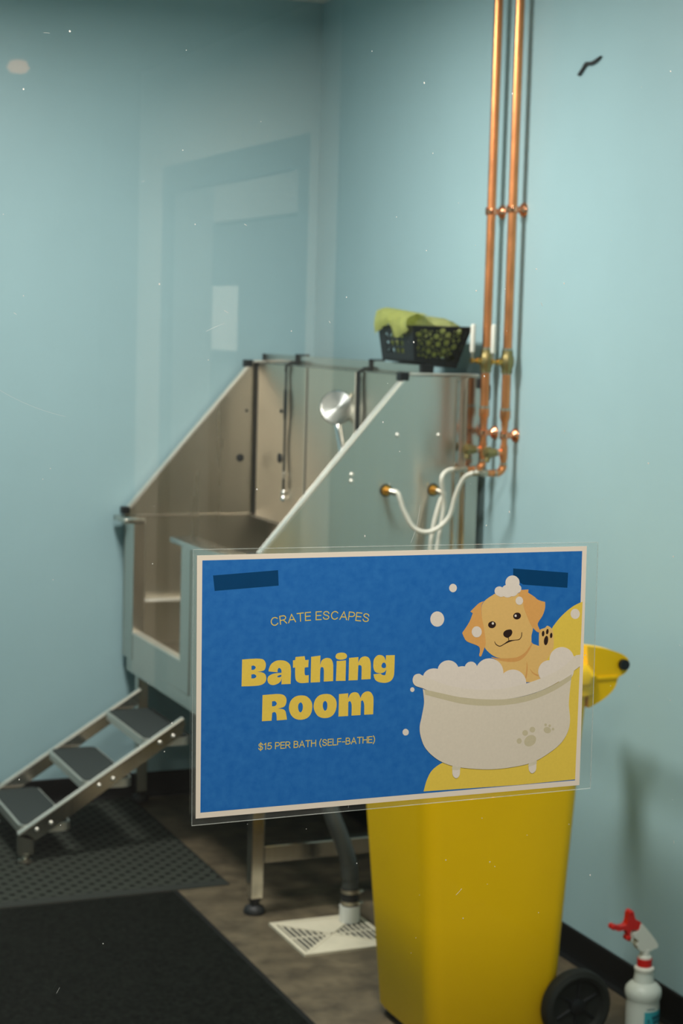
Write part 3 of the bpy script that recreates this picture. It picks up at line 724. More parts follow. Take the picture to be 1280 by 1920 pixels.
# ------------------------------------------------------------------ spray bottle
sx, sy = -0.120, -2.785
sb = empty('spray_bottle', (sx, sy, 0), 'white spray bottle with a red trigger nozzle on the floor by the wall', 'spray bottle')
prof = [(0.040, 0.0), (0.045, 0.004), (0.0455, 0.085), (0.0445, 0.102), (0.0455, 0.106), (0.0490, 0.114), (0.0500, 0.126), (0.0480, 0.136), (0.040, 0.146), (0.0290, 0.153), (0.0268, 0.165), (0.0255, 0.178), (0.0255, 0.181)]
obj('bottle_body', lathe(bmesh.new(), prof, (sx, sy, 0), n=36), BOTTLE, sb, 40)
obj('neck_collar', lathe(bmesh.new(), [(0.0255, 0.181), (0.0275, 0.184), (0.0275, 0.192), (0.021, 0.197)], (sx, sy, 0), n=30), WHITE_PL, sb, 40)
obj('collar_ring', lathe(bmesh.new(), [(0.0205, 0.196), (0.0205, 0.218), (0.018, 0.2185)], (sx, sy, 0), n=30), RED, sb, 40)
obj('sprayer_neck', lathe(bmesh.new(), [(0.0185, 0.217), (0.0185, 0.224), (0.0145, 0.227), (0.0145, 0.244)], (sx, sy, 0), n=26), WHITE_PL, sb, 40)
def sp(u, v): return (sx+(u-690)*0.000205, 0.059+(1900-(1690+v/8))*0.00156)
hd_ = closed_curve([sp(*p)+((1,) if len(p) == 2 and False else ()) for p in ((575, 345), (620, 375), (720, 490), (845, 660), (835, 715), (780, 728), (750, 745), (610, 745), (545, 690), (525, 640), (545, 580), (475, 525), (470, 470), (540, 430))], 4)
obj('sprayer_head', prism(bmesh.new(), hd_, sy-0.0125, sy+0.0125), WHITE_PL, sb, 50)
nz_ = closed_curve([sp(u, v)+((1,) if c else ()) for u, v, c in ((380, 178, 1), (460, 175, 1), (490, 270, 0), (560, 310, 0), (585, 350, 1), (550, 490, 1), (515, 425, 0), (430, 430, 0), (412, 548, 1), (385, 480, 0), (340, 405, 0), (240, 410, 0), (165, 375, 0), (172, 325, 0), (255, 348, 0), (340, 340, 0), (372, 280, 0))], 4)
nzo = obj('red_nozzle', prism(bmesh.new(), nz_, sy-0.0105, sy+0.0105), RED, sb, 50)
for (u, v) in ((420, 175), (165, 350), (400, 530)):
    p = sp(u, v); obj('nozzle_tip', lathe(bmesh.new(), [(0.004, -0.012), (0.008, -0.009), (0.008, 0.009), (0.004, 0.012)], (p[0], sy, p[1]), (0, 1, 0), 14), RED, nzo, 40)
tg_ = closed_curve([sp(*p) for p in ((420, 440), (450, 430), (475, 560), (460, 600), (435, 595), (445, 540))], 4)
obj('trigger', prism(bmesh.new(), tg_, sy-0.006, sy+0.006), WHITE_PL, sb, 50)
def patch(name, a0, a1, z0, z1, r, m, par):
    bm = bmesh.new(); n = 14; th = 0.0006
    rows = []
    for k in range(n+1):
        a = math.radians(a0+(a1-a0)*k/n)
        rows.append([bm.verts.new((sx+math.cos(a)*rr, sy+math.sin(a)*rr, z)) for rr in (r, r+th) for z in (z0, z1)])
    for p, q in zip(rows, rows[1:]):
        for i, j in ((0, 1), (1, 3), (3, 2), (2, 0)): bm.faces.new((p[i], p[j], q[j], q[i]))
    for rw in (rows[0], rows[-1]): bm.faces.new((rw[0], rw[1], rw[3], rw[2]))
    return obj(name, bm, m, par, 40)
lb = patch('bottle_label', -116, -38, 0.012, 0.082, 0.0455, TEAL, sb)
patch('label_print', -88, -50, 0.060, 0.070, 0.0461, TEALD, lb); patch('label_print', -84, -48, 0.048, 0.056, 0.0461, TEALD, lb)
patch('label_print', -88, -60, 0.040, 0.043, 0.0461, WHITE_PL, lb); patch('label_print', -104, -98, 0.052, 0.062, 0.0461, TEALD, lb)
patch('label_print', -108, -78, 0.0885, 0.0905, 0.0455, TEALD, sb)

# ------------------------------------------------------------------ floor mats
def dots_mat():
    m = bpy.data.materials.new('perforated_mat_rubber'); m.use_nodes = True; nt = m.node_tree; p = nt.nodes['Principled BSDF']
    p.inputs['Roughness'].default_value = 0.85; p.inputs['Specular IOR Level'].default_value = 0.08
    tc = nt.nodes.new('ShaderNodeTexCoord'); vo = nt.nodes.new('ShaderNodeTexVoronoi'); vo.inputs['Scale'].default_value = 23; vo.inputs['Randomness'].default_value = 0.0
    mp = nt.nodes.new('ShaderNodeMapping'); mp.inputs['Rotation'].default_value = (0, 0, 0.785)
    nt.links.new(tc.outputs['Object'], mp.inputs[0]); nt.links.new(mp.outputs[0], vo.inputs['Vector']); vo.voronoi_dimensions = '2D'
    rmp = nt.nodes.new('ShaderNodeMapRange'); rmp.inputs['From Min'].default_value = 0.22; rmp.inputs['From Max'].default_value = 0.28
    nt.links.new(vo.outputs['Distance'], rmp.inputs['Value'])
    mx = nt.nodes.new('ShaderNodeMix'); mx.data_type = 'RGBA'; mx.inputs['A'].default_value = lin(3, 3, 3); mx.inputs['B'].default_value = lin(50, 54, 48)
    nt.links.new(rmp.outputs[0], mx.inputs['Factor']); nt.links.new(mx.outputs['Result'], p.inputs['Base Color'])
    b = nt.nodes.new('ShaderNodeBump'); b.inputs['Strength'].default_value = 0.3; b.inputs['Distance'].default_value = 0.003
    nt.links.new(rmp.outputs[0], b.inputs['Height']); nt.links.new(b.outputs[0], p.inputs['Normal'])
    return m
def bevel_mat(name, x0, x1, y0, y1, z0, th, bw, m, mb, label):
    t = empty(name, ((x0+x1)/2, (y0+y1)/2, z0), label, 'floor mat')
    obj('mat_field', B(x0+bw, x1-bw, y0+bw, y1-bw, z0, z0+th), m, t)
    b = bmesh.new()
    o = [(x0, y0), (x1, y0), (x1, y1), (x0, y1)]; i = [(x0+bw, y0+bw), (x1-bw, y0+bw), (x1-bw, y1-bw), (x0+bw, y1-bw)]
    O0 = [b.verts.new((x, y, z0)) for x, y in o]; O1 = [b.verts.new((x, y, z0+0.003)) for x, y in o]
    I1 = [b.verts.new((x, y, z0+th)) for x, y in i]; I0 = [b.verts.new((x, y, z0)) for x, y in i]
    for k in range(4):
        j = (k+1) % 4
        for A, Bq in ((O0, O1), (O1, I1), (I1, I0), (I0, O0)): b.faces.new((A[k], A[j], Bq[j], Bq[k]))
    obj('mat_border', b, mb, t)
    return t
MBORD = mat('mat_border_rubber', lin(40, 44, 40), rough=0.7, spec=0.15)
MBORD2 = mat('carpet_mat_border', lin(24, 27, 26), rough=0.8, spec=0.1)
CARPET = mat('charcoal_carpet', lin(6, 8, 7), rough=1.0, spec=0.02, col2=lin(28, 32, 28), vscale=70, bump=0.9, bscale=160)
bevel_mat('rubber_mat', -2.4, -0.745, -1.19, -0.03, 0.0, 0.014, 0.022, dots_mat(), MBORD, 'black perforated rubber mat under the steps')
bevel_mat('carpet_mat', -2.7, -0.935, -3.4, -1.20, 0.0, 0.009, 0.022, CARPET, MBORD2, 'charcoal carpet mat in the foreground, beside the yellow bin')

# ------------------------------------------------------------------ scrap on the wall
sc = closed_curve([(-2.040, 2.672), (-2.062, 2.688), (-2.084, 2.704), (-2.120, 2.702), (-2.168, 2.712), (-2.150, 2.700), (-2.118, 2.692), (-2.088, 2.694), (-2.066, 2.680), (-2.050, 2.670)], 4)
sb2 = bmesh.new(); prism(sb2, sc, -0.008, -0.001, 'yz')
tag(obj('tape_scrap', sb2, BLACK), 'small black curled scrap stuck high on the right wall', 'scrap')

# ------------------------------------------------------------------ the laminated sign on the glass
TITLE_GLYPHS = [
 [[(45,156.1,1),(53.4,156.3),(61,156.2),(66.6,155.2),(69.3,152.1),(69.8,148.4),(68.6,144.8),(65.5,143.5),(60.3,143.1,1),(65.5,142.4),(69.1,140.5),(70.6,136.4),(69.6,132.5),(65.8,130),(58.9,129.2),(45,129.5,1)], [(54.8,149.3,1),(57.4,149.5),(59.3,147.6),(57.8,145.5),(54.9,145.3,1)], [(54.9,140.8,1),(57.9,140.9),(60.2,138.9),(58.7,137),(55,136.8,1)]],
 [[(72.9,142.9,1),(73.1,145.6),(75.5,150.1),(80,152.9),(85.6,153.4),(91.2,152),(95.2,148.5),(96.4,143.1),(96.5,135.7),(96.4,129.2,1),(86.7,129.3,1),(86.9,135.9,1),(86.1,132.9),(83.3,130.4),(78.5,129),(74.2,130.2),(72,133.7),(72.6,137.6),(76.1,139.8),(80.3,140.7),(86.4,140.8,1),(86.3,143.6),(84.1,145.9),(82.4,144.4),(82.4,141.6,1)], [(82,137.3),(84.2,138.5),(86.4,138.8,1),(86.3,137.2),(83.9,136.4)]],
 [[(100.9,155.9,1),(110.6,156.3,1),(111.4,152.3,1),(115,152.5,1),(114.8,145.1,1),(111,144.8,1),(111,140.3),(111.5,137.6),(112.9,136.9),(115.5,137.1,1),(115.6,129.5,1),(109.5,129.3),(105.3,130),(102,132.7),(101,138.1),(100.8,145.5,1),(98.5,145.2,1),(98.3,152.6,1),(100.7,152.9,1)]],
 [[(117.6,155.3,1),(127.5,156.1,1),(127.5,146.5,1),(128.9,150.8),(131.8,152.8),(135.3,153.3),(139,152),(141.1,148.2),(141.7,142.8),(141.9,129.6,1),(131.8,129.6,1),(131.5,141.9),(129.5,144.4),(127.8,142.1),(127.8,129.3,1),(117.7,129.4,1)]],
 [[(143.8,154.1),(145.3,157.1),(150,158),(154.3,157.1),(156.2,154.6),(155.2,151.9),(150.6,150.8),(145.8,151.7)]],
 [[(145.2,149.7,1),(150.6,149.7),(155.3,149.9,1),(155.4,129.2,1),(145,129.6,1)]],
 [[(158.6,152.2,1),(168.8,152.6,1),(168.7,146.7,1),(170.9,151.1),(175.2,153),(179.7,151.7),(182.1,147.5),(182.8,140.7),(182.9,129.5,1),(172.8,129.5,1),(172.7,140.5),(172.2,143.4),(170.4,144.4),(168.9,144,1),(168.7,129.2,1),(158.7,129.3,1)]],
 [[(185.4,144),(186,149.4),(189.2,153),(193.2,153.5),(196.9,151.6),(199.1,147.4,1),(199.1,152.9,1),(208.9,152.7,1),(208.9,137.3),(208.4,131.2),(205.5,126.6),(199.7,124.8),(192.2,125.9),(187.7,128.9),(185.9,134.1,1),(193.8,134.6,1),(195.7,133.1),(198.7,132.7),(199.5,135.1),(200.1,138.5,1),(197.8,135.9),(193.4,134.9),(188.2,136.3),(185.9,139.9)], [(194.5,142.7),(195.7,145.2),(197.9,145.4),(199.5,142.9),(199.2,140.4),(197,139.9),(195.1,140.8)]],
 [[(67.1,119.6,1),(75.9,119.8),(83.6,119.8),(89.3,118.4),(92.2,114.9),(92.2,110.2),(89.9,106.6),(83.6,105.1,1),(88.9,104.2),(91.5,102.2),(92.6,98.4),(93.5,93.5,1),(82.7,93.3,1),(82.1,99.7),(80.2,101.9),(77.7,101.3,1),(77.2,93.4,1),(67.1,93.5,1)], [(77.2,112.7,1),(80.3,112.8),(82.3,110.4),(80.7,108),(77.3,107.8,1)]],
 [[(95.3,105.3),(96.9,111.9),(101.4,115.9),(107.4,117),(113.8,115.7),(118.6,111),(120.2,105.5),(119,98.2),(114.8,93.7),(108,92.4),(101.6,94.2),(97.2,98.8)], [(105,105.1),(105.5,108.4),(107.6,110),(109.5,108.2),(110.1,104.8),(109.4,101.4),(107.8,99.9),(106,101.3)]],
 [[(121.6,105.1),(123.2,111.7),(127.4,115.8),(133.5,117),(139.7,115.9),(144.8,111.5),(146.5,105.7),(145.2,98.6),(141,93.8),(134.2,92.5),(127.7,94.3),(123.6,98.9)], [(131.5,105),(131.9,108.3),(133.8,109.9),(135.9,108.1),(136.4,104.7),(136,101.5),(134.1,100),(132.4,101.6)]],
 [[(148.7,116,1),(158.8,116.3,1),(158.8,110.7,1),(161.1,115.4),(165.4,117),(169.8,115.5),(172.4,110.6,1),(174.2,114.6),(178.6,117),(183,116.2),(186.1,111.9),(186.8,106.4),(186.8,93.2,1),(176.9,93.3,1),(176.6,103.6),(174.8,108.1),(173,107.2,1),(172.9,93.2,1),(163,93.3,1),(162.8,104.4),(160.9,108.1),(159.1,107.2,1),(159.3,93.1,1),(148.8,93.2,1)]]]
DRAWING = [
 ('hill_drawing','sun',[(425.6,199.7,1),(414.4,195.2),(403.2,187.4),(394.4,178.6),(388.5,169.7),(384.1,151.5,1),(385.7,90.1,1),(332.9,42.3,1),(292.8,34.9,1),(274.9,37.6),(266.1,37.2),(255.4,30.6),(249.6,20.9),(246.3,8.9,1),(357.1,7.2,1),(425.5,8,1)]),
 ('bubble_drawing','foam',[(276.5,219),(276.2,217.4),(275.3,216),(273.9,215.1),(272.2,214.8),(270.6,215.2),(269.1,216.2),(268.1,217.6),(267.7,219.3),(268,221),(268.9,222.3),(270.3,223.2),(271.9,223.5),(273.6,223.1),(275.1,222.1),(276.1,220.7)]),
 ('bubble_drawing','foam',[(263.2,187.4),(262.7,184.4),(261.1,182),(258.6,180.4),(255.7,179.9),(252.6,180.6),(250,182.4),(248.2,185),(247.5,188),(248,191),(249.6,193.5),(252.1,195.1),(255.1,195.6),(258.1,194.9),(260.7,193.1),(262.5,190.4)]),
 ('bubble_drawing','foam',[(422.8,186.7),(422.4,184.6),(421.3,182.9),(419.5,181.8),(417.4,181.5),(415.2,182),(413.4,183.2),(412.1,185),(411.6,187.1),(411.9,189.2),(413,190.9),(414.8,192),(416.9,192.3),(419.1,191.8),(420.9,190.6),(422.2,188.8)]),
 ('bubble_drawing','foam',[(232.1,116),(232,115.1),(231.5,114.3),(230.8,113.8),(229.8,113.7),(228.9,113.9),(228.1,114.5),(227.6,115.3),(227.4,116.2),(227.5,117.1),(228,117.9),(228.8,118.4),(229.7,118.5),(230.6,118.3),(231.4,117.7),(231.9,116.9)]),
 ('bubble_drawing','foam',[(227.2,72.2),(227,70.8),(226.3,69.7),(225.2,69.1),(223.8,68.9),(222.5,69.2),(221.4,70.1),(220.6,71.2),(220.3,72.6),(220.5,73.9),(221.2,75),(222.3,75.7),(223.6,75.9),(224.9,75.5),(226.1,74.7),(226.9,73.5)]),
 ('puppy_drawing','fur',[(319,145.1,1),(330.3,143.6),(349.9,144.5),(365.6,157.8,1),(369.1,156.6),(375,154.5,1),(374.5,166.3),(375.4,171.5),(381.3,173.5),(384.2,175.6),(388.9,172.8),(391.6,167.3),(392.3,151.3),(385.8,140.1),(380.2,131.5,1),(379.4,116.4,1),(359,116.6,1),(333,125.1,1),(324.5,142.2)]),
 ('puppy_drawing','fur_dark',[(319,145.5),(327.3,143.8),(340.1,143.4),(351.8,145.3),(361.4,151.9),(365.9,158.7,1),(367.1,156.9),(361.6,147.4),(354,140.7),(344.2,139),(332.3,140.5),(323.4,143.1)]),
 ('puppy_drawing','fur_dark',[(361,138.6,1),(361,130.7),(359.9,121.1,1),(361.6,120.8,1),(362.6,130.6),(361.4,138.6,1)]),
 ('puppy_drawing','fur_dark',[(365.2,130.4,1),(369.1,125.4),(375.2,122.1,1),(376,123.6,1),(369.9,126.3),(365.5,130.6,1)]),
 ('puppy_drawing','fur',[(308.8,204.3),(312.6,207.2),(317.8,210.1),(321.6,211.7),(333.3,211.7),(342.1,211.4),(349,211.2),(353,208.4),(356.5,197.8),(359.8,188.9),(363.2,180),(366.9,173.7),(365.6,165.8),(365.6,157.8),(362.4,152.7),(357.6,147.6),(349.9,144),(340.1,143.2),(330.3,143.6),(323.3,145.7),(317.3,149.5),(311.3,155.5),(310,163.8),(308.6,175.2),(306.6,187.5),(305.7,198.8)]),
 ('puppy_drawing','fur_ear',[(308.8,204.3,1),(302.6,202.4),(292.9,194.1,1),(295.8,192.2,1),(291.9,182.8),(284.4,172.3,1),(286.7,167.4),(290.7,162.9),(303.5,157.6),(305.6,152.7),(304.8,147.9),(307,146.7),(308.6,149.9),(310.8,155.9,1),(312,161.1),(309.5,175.2),(306.6,187.5),(305.5,197.9),(306.5,202.2)]),
 ('puppy_drawing','fur_ear',[(350.8,214.6,1),(359.9,214.8,1),(359.6,211.5,1),(366.9,207.1),(372,203.4),(380.3,200.9,1),(380.4,194.3),(377.8,186.5),(372.6,178.7),(374.2,173.4),(376.3,169.3),(372.5,169.5),(367.4,173.6),(364.3,177.3),(360,185.4),(355.1,196.1),(353.2,205.8),(348.6,208.6)]),
 ('puppy_drawing','ink',[(322.9,180.2),(323.1,178.8),(322.5,177.5),(321.3,176.4),(319.7,175.8),(318,175.8),(316.3,176.2),(315,177.2),(314.2,178.4),(314.1,179.9),(314.6,181.2),(315.8,182.2),(317.4,182.8),(319.2,182.9),(320.8,182.4),(322.2,181.5)]),
 ('puppy_drawing','foam',[(320.8,180.6),(320.7,180.1),(320.4,179.7),(320,179.5),(319.5,179.4),(319,179.5),(318.6,179.8),(318.3,180.2),(318.2,180.7),(318.3,181.2),(318.6,181.6),(319,181.9),(319.4,182),(319.9,181.9),(320.3,181.6),(320.6,181.1)]),
 ('puppy_drawing','ink',[(352,188.3),(352.1,186.8),(351.5,185.5),(350.3,184.4),(348.7,183.8),(347,183.8),(345.3,184.2),(343.9,185.2),(343.1,186.5),(343,187.9),(343.6,189.2),(344.8,190.3),(346.4,190.9),(348.1,190.9),(349.8,190.5),(351.2,189.5)]),
 ('puppy_drawing','foam',[(347.1,187.6),(347.1,187.1),(346.8,186.7),(346.4,186.5),(345.9,186.4),(345.4,186.5),(345,186.8),(344.7,187.2),(344.6,187.7),(344.7,188.2),(344.9,188.7),(345.3,188.9),(345.8,189),(346.3,188.9),(346.7,188.6),(347,188.1)]),
 ('puppy_drawing','ink',[(332.1,169.9),(334.9,172.8),(340.8,173.4),(342.7,170.3),(341.1,166.8),(337.2,164.8),(333.2,166.7)]),
 ('puppy_drawing','ink',[(337.6,165.6,1),(338.6,161.8,1),(339.4,161.9,1),(338.5,165.7,1)]),
 ('puppy_drawing','ink',[(322,161.6,1),(324,158.1),(328.8,156),(333.8,158),(339.4,160.2),(345.3,161.6),(351.3,162.1),(354.1,165.7),(354.3,169.9,1),(353.5,170,1),(353.3,166),(350.8,162.8),(345.1,162.4),(338.6,161.9),(333.3,158.8),(328.7,156.9),(324.6,158.7),(322.4,161.8,1)]),
 ('puppy_drawing','ink',[(381,167.3),(380.8,166.2),(380.4,165.3),(379.9,164.7),(379.2,164.6),(378.6,164.9),(378.2,165.6),(377.9,166.6),(377.8,167.7),(378,168.8),(378.4,169.7),(378.9,170.2),(379.6,170.4),(380.2,170.1),(380.6,169.4),(380.9,168.4)]),
 ('puppy_drawing','ink',[(385.8,169.2),(385.6,168.1),(385.1,167.3),(384.6,166.7),(384,166.6),(383.4,166.9),(383,167.6),(382.8,168.6),(382.8,169.7),(383.1,170.7),(383.5,171.6),(384,172.1),(384.6,172.2),(385.2,171.9),(385.6,171.2),(385.8,170.2)]),
 ('puppy_drawing','ink',[(390.6,165),(390.5,163.9),(390.1,163),(389.6,162.5),(389.1,162.3),(388.5,162.6),(388,163.2),(387.7,164.2),(387.6,165.3),(387.7,166.3),(388.1,167.2),(388.6,167.8),(389.1,168),(389.7,167.7),(390.2,167),(390.5,166.1)]),
 ('puppy_drawing','ink',[(385.7,159.7),(385.3,157.8),(384.6,156.3),(383.7,155.4),(382.7,155.2),(381.8,155.7),(381.1,156.9),(380.7,158.6),(380.7,160.5),(381.1,162.3),(381.9,163.8),(382.8,164.7),(383.8,165),(384.7,164.4),(385.4,163.2),(385.7,161.6)]),
 ('puppy_drawing','foam',[(349,222.4),(348.5,219.6),(346.8,217.2),(344.1,215.7),(341,215.2),(337.8,215.9),(335,217.6),(333.1,220.1),(332.4,222.9),(332.9,225.7),(334.6,228.1),(337.2,229.6),(340.4,230.1),(343.6,229.4),(346.3,227.7),(348.3,225.3)]),
 ('puppy_drawing','foam',[(331.2,214),(330.8,212.1),(329.7,210.5),(327.9,209.5),(325.8,209.2),(323.7,209.6),(321.8,210.8),(320.6,212.4),(320.1,214.3),(320.4,216.2),(321.5,217.8),(323.3,218.8),(325.4,219.1),(327.5,218.7),(329.4,217.5),(330.7,215.9)]),
 ('puppy_drawing','foam',[(332.8,212.2),(332.5,210.5),(331.5,209.1),(330,208.3),(328.1,208),(326.2,208.4),(324.6,209.4),(323.5,210.8),(323,212.5),(323.3,214.2),(324.3,215.5),(325.9,216.4),(327.7,216.7),(329.6,216.3),(331.2,215.3),(332.4,213.9)]),
 ('puppy_drawing','foam',[(342.6,213.6),(342.2,211.1),(340.6,209),(338.3,207.6),(335.4,207.2),(332.6,207.8),(330.1,209.3),(328.4,211.5),(327.7,214.1),(328.2,216.6),(329.7,218.7),(332.1,220.1),(334.9,220.5),(337.8,219.9),(340.2,218.4),(341.9,216.2)]),
 ('puppy_drawing','foam',[(348.1,214.3),(347.6,211.9),(346.2,209.9),(344,208.6),(341.3,208.2),(338.6,208.8),(336.2,210.2),(334.6,212.3),(334,214.8),(334.4,217.1),(335.8,219.1),(338.1,220.4),(340.7,220.8),(343.5,220.3),(345.8,218.8),(347.4,216.7)]),
 ('puppy_drawing','foam',[(351.3,215.9),(351,214.1),(349.9,212.6),(348.3,211.7),(346.2,211.4),(344.2,211.8),(342.4,212.9),(341.2,214.5),(340.7,216.3),(341.1,218.1),(342.1,219.6),(343.8,220.5),(345.8,220.8),(347.9,220.4),(349.6,219.3),(350.9,217.8)]),
 ('puppy_drawing','foam',[(354,203.2),(353.7,201.5),(352.8,200.1),(351.4,199.2),(349.7,199),(348,199.4),(346.5,200.4),(345.5,201.8),(345.1,203.5),(345.4,205.1),(346.3,206.5),(347.7,207.4),(349.3,207.7),(351.1,207.3),(352.5,206.3),(353.6,204.8)]),
 ('puppy_drawing','foam',[(306.8,172.4),(306.5,170.2),(305.3,168.4),(303.5,167.2),(301.3,166.9),(299,167.4),(297.1,168.8),(295.8,170.7),(295.2,172.9),(295.6,175.1),(296.8,176.9),(298.6,178.1),(300.8,178.4),(303,177.9),(305,176.5),(306.3,174.6)]),
 ('bathtub_drawing','foam',[(241,128.3,1),(260.2,131.3,1),(276.3,134.9,1),(291,132.7,1),(305.9,129,1),(329.2,125.5,1),(344.4,121.7,1),(360.7,114.9,1),(336.6,108.7,1),(303.4,109,1),(262.3,117.2,1)]),
 ('bathtub_drawing','foam',[(282,133.2),(281.3,129.1),(278.7,125.8),(274.9,123.7),(270.2,123.1),(265.5,124.2),(261.5,126.7),(258.7,130.3),(257.7,134.4),(258.4,138.4),(260.9,141.7),(264.8,143.8),(269.4,144.4),(274.1,143.4),(278.2,140.9),(280.9,137.3)]),
 ('bathtub_drawing','foam',[(266.5,127),(265.7,123.6),(263,120.7),(259,119),(254.2,118.5),(249.4,119.5),(245.2,121.7),(242.4,124.8),(241.3,128.3),(242.2,131.8),(244.8,134.6),(248.8,136.4),(253.6,136.8),(258.4,135.9),(262.6,133.7),(265.4,130.6)]),
 ('bathtub_drawing','foam',[(299.5,125.3),(298.7,120.9),(296,117.3),(291.8,115),(286.8,114.4),(281.8,115.5),(277.5,118.3),(274.5,122.2),(273.3,126.7),(274.2,131),(276.8,134.6),(281,136.9),(285.9,137.5),(291,136.4),(295.3,133.7),(298.3,129.8)]),
 ('bathtub_drawing','foam',[(303.1,134.9),(302.6,132.4),(301.1,130.4),(298.8,129.1),(296.1,128.7),(293.3,129.4),(290.9,130.9),(289.3,133.1),(288.6,135.6),(289.1,138.1),(290.6,140.1),(292.8,141.4),(295.6,141.8),(298.4,141.2),(300.8,139.6),(302.4,137.4)]),
 ('bathtub_drawing','foam',[(333.8,128.7),(332.8,123.2),(329.4,118.6),(324.2,115.7),(318.1,114.9),(311.8,116.4),(306.4,119.8),(302.7,124.7),(301.3,130.4),(302.3,135.9),(305.6,140.5),(310.7,143.4),(316.9,144.2),(323.1,142.8),(328.6,139.3),(332.3,134.4)]),
 ('bathtub_drawing','foam',[(324.7,115.3),(323.7,110.5),(320.7,106.5),(315.9,104.1),(310.3,103.4),(304.5,104.7),(299.6,107.7),(296.2,112),(294.9,116.9),(295.8,121.7),(298.9,125.6),(303.6,128.1),(309.2,128.8),(315,127.5),(319.9,124.5),(323.3,120.2)]),
 ('bathtub_drawing','foam',[(361.3,116),(360.3,110.7),(357.1,106.2),(352.1,103.5),(346.1,102.7),(340,104.1),(334.7,107.5),(331.1,112.3),(329.7,117.7),(330.7,123),(333.9,127.4),(338.9,130.2),(344.9,131),(351,129.6),(356.2,126.3),(359.9,121.5)]),
 ('bathtub_drawing','foam',[(343.1,112.8),(342.2,108.3),(339.1,104.5),(334.3,102.2),(328.6,101.6),(322.8,102.9),(317.8,105.7),(314.4,109.8),(313.1,114.4),(314.1,118.9),(317.1,122.7),(321.9,125),(327.6,125.6),(333.4,124.4),(338.4,121.5),(341.8,117.5)]),
 ('bathtub_drawing','foam',[(288.2,120.2),(287,116.3),(283.2,113.2),(277.5,111.2),(270.7,110.8),(263.8,112),(257.9,114.6),(254,118.1),(252.5,122.2),(253.7,126),(257.4,129.2),(263.1,131.1),(269.9,131.6),(276.8,130.4),(282.7,127.9),(286.7,124.3)]),
 ('bathtub_drawing','foam',[(417.8,138.4),(416.9,133.4),(413.8,129.4),(409.2,126.8),(403.5,126.1),(397.8,127.3),(392.9,130.4),(389.6,134.8),(388.2,139.8),(389.1,144.8),(392.1,148.8),(396.8,151.4),(402.3,152.2),(408.1,150.9),(413,147.9),(416.4,143.5)]),
 ('bathtub_drawing','foam',[(401.8,126),(401,121.4),(398.3,117.6),(394.1,115.2),(389,114.5),(383.9,115.7),(379.4,118.6),(376.4,122.7),(375.2,127.4),(376,131.9),(378.7,135.7),(382.9,138.1),(387.9,138.8),(393.1,137.6),(397.5,134.8),(400.6,130.7)]),
 ('bathtub_drawing','foam',[(418.2,126.2),(417.3,121.6),(414.3,117.8),(409.6,115.4),(404.1,114.8),(398.4,116),(393.6,118.9),(390.2,123),(388.9,127.7),(389.8,132.3),(392.8,136.1),(397.4,138.5),(402.9,139.1),(408.6,137.9),(413.5,135.1),(416.8,130.9)]),
 ('bathtub_drawing','foam',[(424.2,134.3),(423.6,131.4),(421.8,129),(419,127.5),(415.5,127.1),(412.1,127.9),(409.1,129.7),(407,132.2),(406.2,135.2),(406.8,138.1),(408.6,140.4),(411.4,141.9),(414.8,142.3),(418.3,141.6),(421.3,139.8),(423.4,137.2)]),
 ('bathtub_drawing','tub_rim',[(229.6,125.9),(231.6,131),(236.9,132.1),(242.6,129.3),(270.4,118.2),(303.3,112),(336.5,111.7),(369.9,117.4),(400,127.9),(416.7,140),(420,142.6,1),(425.3,142.9,1),(425.4,130.4,1),(417.3,125.5),(395.6,113),(370.4,104.5),(340.3,100.2),(310.3,101.5),(279,106.2),(254.5,111.7),(241.4,116.9),(232.5,120.3)]),
 ('bathtub_drawing','foam',[(278.4,33.8,1),(287,33.2,1),(287,23.4),(283.2,20),(278.8,24.1)]),
 ('bathtub_drawing','foam',[(368.3,29.6,1),(377.1,32.8,1),(377.1,22.1),(372.5,18.6),(368.5,22.7)]),
 ('bathtub_drawing','tub_mark_light',[(278.4,33.8,1),(287,33.2,1),(287.1,29.1),(278.6,29.3)]),
 ('bathtub_drawing','tub_mark_light',[(368.3,29.6,1),(377.1,32.8,1),(377.1,28.6),(368.4,26.2)]),
 ('bathtub_drawing','tub_body',[(241.4,116.1,1),(254.5,111.5),(279,105.9),(310.3,101.2),(340.3,99.7),(370.5,103.8),(395.6,111.4),(415.8,121.8,1),(414.7,108.9),(413.8,90.6),(416,73.7),(414.3,61.6),(407,49.8),(393.7,40),(373.6,30.7),(350.1,27.1),(323.3,26.5),(296.7,29.5),(276.8,33.9),(260.2,41.8),(246.9,53.9),(240.8,66.9),(239.3,77.3),(240.9,86),(243.3,100.6),(242.5,109.5)]),
 ('bathtub_drawing','tub_mark',[(243.1,115.6,1),(262.6,110.6),(287.2,104.7),(313.6,101.3),(340.3,100.2),(367.1,103.5),(392.2,111.2),(416.1,122.5,1),(415.3,116.5,1),(394.2,105.5),(367.4,97.1),(340.6,94),(313.9,94.4),(287.5,98),(262.8,104.6),(244.4,110.1,1)]),
 ('bathtub_drawing','tub_mark',[(374.5,58),(375.7,56),(375.7,53.6),(374.8,51.3),(372.8,49.4),(370.3,48.2),(367.5,47.8),(364.9,48.4),(362.9,49.8),(361.8,51.8),(361.7,54.1),(362.7,56.4),(364.6,58.3),(367.1,59.6),(369.9,59.9),(372.5,59.4)]),
 ('bathtub_drawing','tub_mark',[(358.7,54.2),(358.5,53.1),(357.9,52.2),(357,51.6),(355.8,51.4),(354.6,51.7),(353.6,52.4),(352.9,53.5),(352.6,54.6),(352.8,55.8),(353.4,56.7),(354.4,57.3),(355.5,57.5),(356.7,57.2),(357.7,56.4),(358.4,55.4)]),
